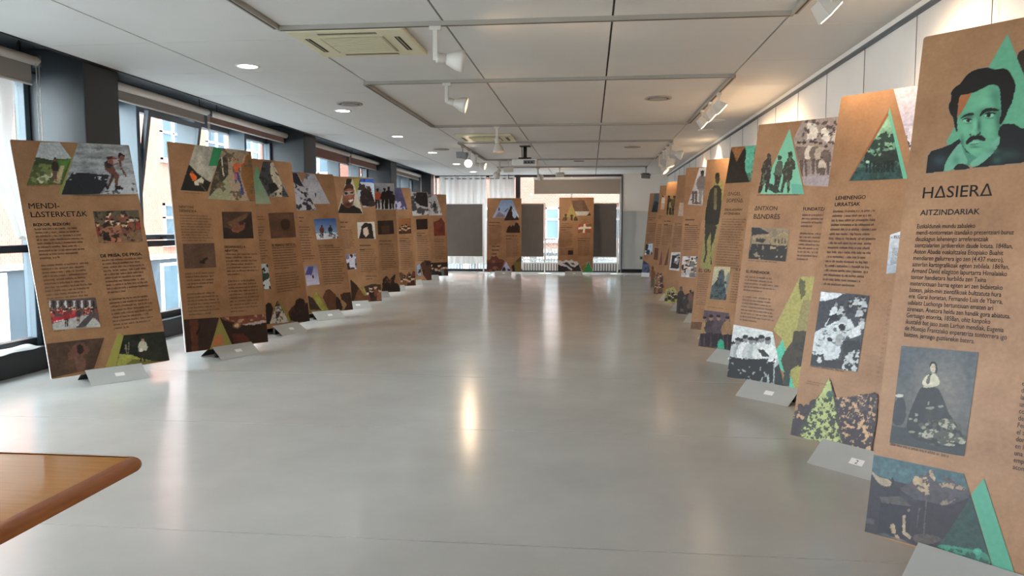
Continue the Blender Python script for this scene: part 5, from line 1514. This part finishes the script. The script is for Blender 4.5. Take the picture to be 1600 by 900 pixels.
# ---------------------------------------------------------------- L4
P = Panel('L4', 'panel with snow wall photos and a blue sky skiers photo')
stand('L4', .0, 'grey bent metal stand under the panel with the blue sky skiers photo')
p = Pic(P, 'C1', [(340, 205), (445, 208), (660, 616), (400, 615)], 0xB8B6BC)
p.poly([(340, 205), (440, 208), (512, 350), (470, 350), (400, 310)], 0x26222e).speck(0x2c2a34, .58, .05, 3, [(400, 320), (520, 350), (660, 616), (400, 615)]).noise(.12, .06, 2).done(label='photograph of a dark sky over broken snow')
p = Pic(P, 'C1', [(540, 212), (632, 218), (802, 546), (625, 545), (505, 330)], 0xB4B4BC).noise(.15, .1, 3)
p.speck(0x6a6a74, .62, .06, 4, [(500, 212), (580, 215), (560, 420), (500, 400)]).poly([(635, 425), (648, 422), (650, 470), (640, 470)], 0x1a1a1e).done(label='photograph of a tiny skier on a snow slope')
lines(P, 'C1', [(462, 680), (525, 682), (525, 720), (462, 718)], 2, 130, name='heading', weight=1.4)
lines(P, 'C', [(210, 372), (290, 370), (305, 530), (225, 532)], 14, 131)
p = Pic(P, 'C', [(300, 337), (403, 333), (417, 428), (315, 434)], 0x3a66a8).grad(0x2c549c, 0x9ab4cc)
p.poly([(305, 405), (415, 400), (417, 430), (315, 434)], 0xD4D6DC).fig(338, 425, 60, 0x6a2f2a, 0x26201f, 0x4a3024).fig(378, 420, 55, 0x26262e, 0x1a1a20, 0x4a3024).speck(0x4a4a54, .62, .04, 3, [(305, 400), (415, 395), (417, 430), (315, 434)]).done(label='photograph of two skiers under a deep blue sky')
title(P, 'C', (322, 468), (393, 464), 'ACTIVIDADES', .02)
lines(P, 'C', [(324, 470), (436, 464), (456, 630), (348, 640)], 16, 132)
p = Pic(P, 'C', [(256, 557), (315, 553), (329, 645), (268, 650)], 0x8a8cb4).grad(0x77789c, 0xC0bcd0)
p.poly([(258, 600), (275, 558), (300, 560), (290, 600)], 0x44447a).ell(297, 607, 5, 8, 0x16161e).done(label='lilac photograph of a snowfield')
p = Pic(P, 'C2', [(545, 350), (1060, 350), (1060, 690), (545, 690)], 0x33241c, cut=True)
p.poly([(560, 430), (640, 470), (705, 588), (580, 580)], 0x2e1f1a).poly([(580, 580), (700, 585), (720, 680), (580, 668)], 0x77643a).poly([(645, 375), (788, 590), (710, 594), (612, 450)], 0x8f8a40).poly([(722, 445), (755, 375), (795, 360), (862, 420), (870, 590), (790, 590)], 0x5a3626).poly([(862, 500), (872, 435), (905, 470), (935, 560), (925, 585), (868, 580)], 0x241815).poly([(915, 420), (950, 398), (1015, 395), (1060, 380), (1060, 600), (945, 600), (985, 520), (925, 470)], 0x3a241c).poly([(580, 640), (640, 620), (700, 660), (700, 680), (580, 668)], 0xB8B4B0).noise(.15, .05, 3).done('figures_print', 'brown cutout rock shapes with an olive wedge')

# ---------------------------------------------------------------- L5
P = Panel('L5', 'panel with a bearded smiling face photo and a fair portrait photo')
stand('L5', .0, 'grey bent metal stand under the panel with the bearded face')
p = Pic(P, 'D', [(118, 72), (152, 70), (216, 279), (64, 273)], 0xC4BCA8)
p.poly([(118, 72), (152, 70), (142, 104), (110, 108)], 0x26241f)
p.poly([(64, 274), (88, 215), (112, 240), (160, 228), (198, 250), (216, 280)], 0x201714)
p.sp([(92, 205), (98, 135), (124, 102), (152, 108), (166, 150), (162, 210), (140, 244), (106, 240)], 0x8a5540).sp([(96, 150), (104, 122), (126, 98), (154, 104), (164, 138), (130, 124)], 0x4a2a22)
p.blob(126, 224, 34, 20, 0x2e1914, .9).sp([(98, 152), (130, 142), (164, 148), (162, 166), (132, 166), (102, 174)], 0xA8988c).ell(116, 158, 11, 7, 0x2a2426).ell(150, 155, 10, 6, 0x2a2426).blob(138, 176, 10, 14, 0xA86c52, .8)
p.sp([(126, 198), (144, 196), (160, 188), (152, 206), (136, 210)], 0xE4D8CC)
p.done(label='photograph of a bearded smiling climber with goggles', warp=.08, grain=.1)
p = Pic(P, 'D', [(155, 72), (195, 72), (180, 165)], 0x9c9448).done('colour_shape', warp=0, grain=.03)
p = Pic(P, 'D', [(196, 70), (278, 72), (290, 236), (216, 240), (180, 165)], 0xB8C0CC)
p.poly([(190, 68), (280, 70), (280, 98), (195, 90)], 0x2c5aa8).poly([(195, 210), (200, 150), (215, 105), (235, 130), (265, 150), (285, 215), (260, 236), (205, 230)], 0x241c1c).ell(217, 118, 10, 14, 0x3a2a24).speck(0x3a2c2a, .6, .08, 3).done(label='photograph of a climber against snow and blue sky')
lines(P, 'D', [(78, 318), (142, 320), (144, 346), (80, 346)], 2, 140, name='heading', weight=1.6)
lines(P, 'D', [(88, 372), (158, 368), (168, 472), (100, 476)], 10, 141)
p = Pic(P, 'D', [(180, 325), (281, 325), (289, 426), (185, 426)], 0xD6D0C4)
p.poly([(205, 350), (225, 330), (265, 335), (280, 425), (190, 425), (200, 385)], 0x201c1c).poly([(215, 365), (240, 355), (250, 395), (232, 415), (215, 395)], 0xD8C0AC).done(label='portrait photograph of a person with long dark hair')
lines(P, 'D', [(194, 455), (268, 456), (270, 480), (196, 480)], 2, 142, name='heading', weight=1.6)
lines(P, 'D', [(192, 484), (298, 480), (306, 608), (204, 614)], 12, 143)
p = Pic(P, 'D', [(112, 513), (172, 512), (178, 603), (124, 606)], 0x77708a).speck(0xC8C4D0, .55, .1, 3).speck(0x2a2430, .6, .08, 4).done(label='small mountain photograph')
p = Pic(P, 'D', [(130, 640), (330, 640), (330, 845), (130, 845)], 0x4a2f22, cut=True)
p.poly([(140, 660), (190, 710), (155, 800), (150, 790)], 0x2e1e18).poly([(190, 710), (235, 780), (160, 832), (155, 800)], 0x6a4228).poly([(205, 705), (218, 700), (250, 785), (235, 782)], 0x8f8a40).poly([(222, 705), (270, 690), (322, 695), (327, 788), (250, 790)], 0x3f281e).crowd((240, 705, 315, 750), 6, (0x2a1c18, 0x6a4030, 0x8a5a40), 3, 30).noise(.15, .08, 3).done('figures_print')
lines(P, 'D', [(230, 640), (305, 636), (305, 652), (232, 656)], 2, 5, name='caption', ink=M_INKS)

# ---------------------------------------------------------------- L6..L9
P = Panel('L6', 'panel with a dark climbing party photo on snow at its top')
stand('L6', .0, 'grey bent metal stand under the panel with the dark climbing party')
p = Pic(P, 'D', [(255, 94), (396, 99), (409, 256), (270, 255)], 0x9a9ca4).noise(.3, .15, 3)
p.poly([(260, 215), (408, 215), (409, 256), (270, 255)], 0xC8CAD0).fig(300, 250, 120, 0xC05a3a, 0x3a2a2a, 0x4a3028).fig(340, 252, 125, 0x1f1a1c, 0x1a1618, 0x3a2a24).fig(365, 250, 130, 0x241c1c, 0x1a1618, 0x3a2a24).fig(385, 250, 105, 0x2a2224, 0x1a1618, 0x3a2a24).done(label='photograph of climbers gathered on snow')
p = Pic(P, 'D', [(300, 318), (391, 316), (398, 398), (303, 400)], 0x2c201c).noise(.3, .15, 3).poly([(320, 350), (370, 345), (372, 390), (325, 390)], 0x4a3228).done(label='dark brown photograph')
lines(P, 'D', [(308, 430), (396, 432), (398, 450), (310, 450)], 2, 150, name='heading', weight=1.6)
lines(P, 'D', [(316, 455), (404, 452), (414, 596), (326, 600)], 14, 151)
p = Pic(P, 'D', [(320, 600), (440, 600), (440, 742), (320, 742)], 0x2a1f1c, cut=True)
p.poly([(328, 735), (332, 660), (350, 640), (372, 665), (400, 630), (404, 640), (395, 680), (420, 690), (436, 732)], 0x2a1e1a).speck(0x6a4434, .62, .1, 3).done('figures_print')
P = Panel('L7', 'panel with a violet ice photo and a faded group photo')
stand('L7', .0, 'grey bent metal stand under the panel with the violet ice photo')
p = Pic(P, 'D', [(395, 122), (436, 125), (476, 253), (405, 255)], 0x4a4668).noise(.3, .15, 3).speck(0xB8B4CC, .62, .1, 4).done(label='violet photograph of an ice wall')
p = Pic(P, 'D', [(422, 303), (495, 303), (498, 395), (425, 397)], 0x8a5a34).crowd((430, 345, 490, 375), 10, (0x4a2c1c, 0x6a3f26, 0x3a2418), 3, 22).noise(.15, .1, 3).done(label='faded orange group photograph')
lines(P, 'D', [(428, 418), (492, 420), (492, 432), (428, 430)], 2, 160, name='heading', weight=1.6)
lines(P, 'D', [(430, 436), (504, 434), (512, 594), (438, 600)], 16, 161)
p = Pic(P, 'D', [(425, 600), (532, 600), (532, 708), (425, 708)], 0x4a3022, cut=True)
p.poly([(430, 620), (445, 625), (465, 650), (485, 620), (500, 640), (508, 610), (522, 620), (527, 700), (437, 702)], 0x5a3a28).crowd((440, 640, 515, 675), 10, (0x3a241a, 0x6a4a34, 0x8a5a3a), 3, 26).done('crowd_print')
P = Panel('L8', 'panel with a near black photo above a small dark photo')
stand('L8', .0, 'grey bent metal stand under the panel with the near black photo')
p = Pic(P, 'D', [(490, 148), (596, 151), (601, 286), (505, 290)], 0xB0ACAA)
p.poly([(530, 150), (590, 151), (595, 240), (550, 230), (515, 200)], 0x231f1e).poly([(505, 250), (601, 240), (601, 288), (505, 290)], 0xC4C2C0).speck(0x4a4644, .6, .12, 3).done(label='dark photograph above snow')
p = Pic(P, 'D', [(525, 310), (592, 307), (594, 370), (530, 371)], 0x2a1c18).noise(.3, .15, 3).done(label='dark brown photograph')
lines(P, 'D', [(528, 388), (590, 388), (592, 400), (530, 400)], 2, 170, name='heading', weight=1.4)
lines(P, 'D', [(530, 406), (608, 404), (616, 544), (536, 548)], 14, 171)
p = Pic(P, 'D', [(520, 545), (630, 545), (630, 672), (520, 672)], 0x3a2620, cut=True)
p.poly([(530, 580), (548, 570), (556, 640), (530, 640)], 0x8a98a8).poly([(552, 570), (575, 552), (618, 556), (624, 660), (592, 668), (570, 640)], 0x4a2c20).speck(0x231814, .58, .1, 3).done('figures_print')
P = Panel('L9', 'panel with a snowy triangle and a red flame shaped photo')
stand('L9', .0, 'grey bent metal stand under the panel with the snowy triangle')
p = Pic(P, 'D', [(560, 165), (644, 166), (681, 288), (555, 288)], 0xC4C2C4).noise(.2, .15, 3)
p.speck(0x6a6868, .62, .1, 4).fig(634, 265, 60, 0x2a2826, 0x1f1d1c, 0x3a2a24).done(label='pale snow photograph cut as a triangle')
p = Pic(P, 'D', [(628, 325), (655, 318), (672, 300), (694, 330), (696, 408), (632, 408)], 0x6a2a20).noise(.35, .12, 3).done('colour_shape', warp=0, grain=.03)
lines(P, 'D', [(630, 424), (692, 426), (692, 436), (632, 434)], 2, 180, name='heading', weight=1.4)
lines(P, 'D', [(634, 438), (696, 436), (702, 546), (638, 550)], 12, 181)
p = Pic(P, 'D', [(560, 565), (716, 562), (716, 642), (560, 645)], 0x33221e).crowd((570, 575, 710, 610), 14, (0x231816, 0x4a2c24, 0x6a7a80, 0x2a2a34), 3, 30).done(label='dark photograph of a group')

# ---------------------------------------------------------------- F1, F2
P = Panel('F1', 'panel with a sharp dark peak before a blue mountain triangle')
stand('F1', -.03, 'grey bent metal stand under the panel with the sharp dark peak')
p = Pic(P, 'E1', [(842, 468), (992, 468), (1096, 722), (715, 722)], 0x8aa4c8).grad(0x7f9cc4, 0xB0B8CC)
p.poly([(750, 720), (800, 640), (880, 680), (900, 722)], 0x3a2c30).poly([(870, 640), (930, 585), (940, 600), (900, 640)], 0x4a6a9c).poly([(700, 660), (780, 620), (900, 690), (900, 722), (700, 722)], 0xA8A4B4, .5).ell(808, 605, 10, 24, 0x3a3440).poly([(1000, 560), (1096, 722), (1030, 722)], 0xD0DCEC).done(label='photograph of a blue mountain sky')
p = Pic(P, 'E1', [(976, 548), (1098, 762), (878, 762)], 0x33201e)
p.poly([(985, 580), (1060, 690), (1030, 735), (1000, 700)], 0xB8D0E8).noise(.15, .1, 3).done('peak_print')
lines(P, 'E', [(376, 432), (462, 434), (462, 454), (376, 452)], 2, 190, name='heading', weight=1.5)
lines(P, 'E', [(378, 458), (472, 458), (470, 590), (380, 590)], 17, 191)
p = Pic(P, 'E', [(495, 435), (600, 435), (600, 512), (495, 512)], 0x2c1c1a, cut=True)
p.poly([(500, 508), (512, 470), (525, 458), (535, 475), (545, 455), (555, 470), (565, 440), (582, 445), (594, 470), (596, 508)], 0x33201c).done('rock_print')
lines(P, 'E', [(498, 526), (585, 528), (585, 548), (498, 546)], 2, 192, name='heading', weight=1.5)
lines(P, 'E', [(498, 552), (595, 552), (596, 680), (500, 680)], 17, 193)
lines(P, 'E', [(398, 598), (470, 598), (470, 652), (398, 652)], 3, 194, name='credit_lines')
p = Pic(P, 'E3', [(660, 360), (1185, 360), (1185, 622), (660, 622)], 0x5a3024, cut=True)
p.poly([(670, 440), (710, 440), (740, 372), (760, 400), (800, 368), (850, 430), (920, 435), (900, 520), (860, 605), (668, 605)], 0x6a3a2e).poly([(668, 470), (900, 470), (860, 605), (668, 605)], 0x54302a).speck(0x8a5a48, .62, .12, 3, [(668, 440), (900, 440), (860, 605), (668, 605)]).poly([(1178, 378), (1178, 615), (1045, 605), (1030, 520), (1100, 440)], 0x77683a).poly([(1030, 520), (1070, 510), (1080, 600), (1045, 600)], 0x231a16).poly([(1100, 440), (1178, 378), (1178, 450), (1090, 470)], 0x5a4a40).poly([(948, 455), (1035, 606), (868, 606)], 0xB8BCDC).poly([(900, 545), (930, 535), (945, 580), (935, 606), (880, 606)], 0x26224a).poly([(970, 560), (1010, 570), (1020, 606), (965, 606)], 0x33306a).done('collage_print')
P = Panel('F2', 'panel with a red flag crossed in white and green')
stand('F2', -.05, 'grey bent metal stand under the panel with the red flag')
p = Pic(P, 'E2', [(400, 400), (545, 395), (626, 576), (438, 582)], 0x6a4e40).noise(.25, .12, 3)
p.poly([(435, 530), (610, 530), (600, 575), (440, 580)], 0xC4C0B8).poly([(575, 575), (605, 545), (626, 576)], 0x2c201c).done(label='brown photograph of a rock wall above snow')
flat(P, 'E2', [(395, 440), (470, 600), (330, 600)], 0xA8934C)
p = Pic(P, 'E2', [(280, 550), (490, 550), (490, 636), (280, 636)], 0x3a2a1e, cut=True)
p.poly([(286, 630), (310, 590), (345, 630)], 0x5a4028).ell(332, 570, 14, 12, 0x2c2a1c).ell(400, 578, 16, 14, 0x2c2a1c).poly([(326, 575), (336, 575), (340, 632), (322, 632)], 0x2c2418).poly([(395, 580), (406, 580), (410, 632), (390, 632)], 0x2c2418).poly([(420, 632), (445, 575), (475, 632)], 0x4a3420).done('trees_print')
lines(P, 'E2', [(278, 665), (372, 667), (372, 690), (278, 688)], 2, 200, name='heading', weight=1.5)
lines(P, 'E2', [(266, 705), (425, 707), (425, 735), (266, 733)], 2, 201, name='heading', weight=1.5)
lines(P, 'E', [(873, 502), (972, 504), (970, 608), (872, 606)], 14, 202)
p = Pic(P, 'E2', [(484, 672), (634, 668), (624, 782), (470, 784)], 0xC8402c)
p.poly([(484, 672), (500, 670), (626, 770), (624, 782), (608, 783)], 0x3f7a48).poly([(634, 668), (634, 682), (486, 784), (470, 784), (472, 770), (616, 668)], 0x3f7a48)
p.poly([(540, 668), (562, 668), (556, 784), (534, 784)], 0xE8E0D4).poly([(478, 712), (632, 708), (630, 730), (476, 736)], 0xE8E0D4).noise(.08, .1, 3).done('flag_print', 'red flag with white cross and green diagonal cross', warp=.1)
lines(P, 'E', [(1003, 546), (1095, 548), (1095, 562), (1003, 560)], 2, 203, name='heading', weight=1.5)
lines(P, 'E', [(1003, 566), (1098, 568), (1094, 668), (1002, 666)], 13, 204)
p = Pic(P, 'E4', [(268, 205), (427, 205), (425, 296), (268, 296)], 0x8a6648).noise(.15, .15, 3)
p.poly([(360, 240), (420, 240), (425, 292), (358, 292)], 0x2c1c18).done(label='small brown photograph')
p = Pic(P, 'E4', [(232, 340), (680, 340), (680, 510), (232, 510)], 0xC8C4C4, cut=True)
p.poly([(520, 420), (590, 370), (560, 500), (480, 502)], 0x8f7a40).poly([(240, 380), (262, 355), (300, 375), (340, 348), (370, 368), (405, 350), (440, 375), (470, 365), (500, 420), (540, 502), (238, 502)], 0xD0CCCC).poly([(238, 400), (290, 425), (340, 430), (400, 480), (440, 440), (490, 400), (530, 502), (238, 502)], 0x33292c).poly([(300, 390), (350, 375), (390, 420), (440, 440), (420, 465), (340, 410)], 0x26242a).poly([(390, 385), (430, 390), (450, 415), (410, 410)], 0x3a3a40).poly([(606, 365), (662, 500), (545, 500)], 0x3a8f50).done('mountain_print', 'black and white mountain range with a green triangle')
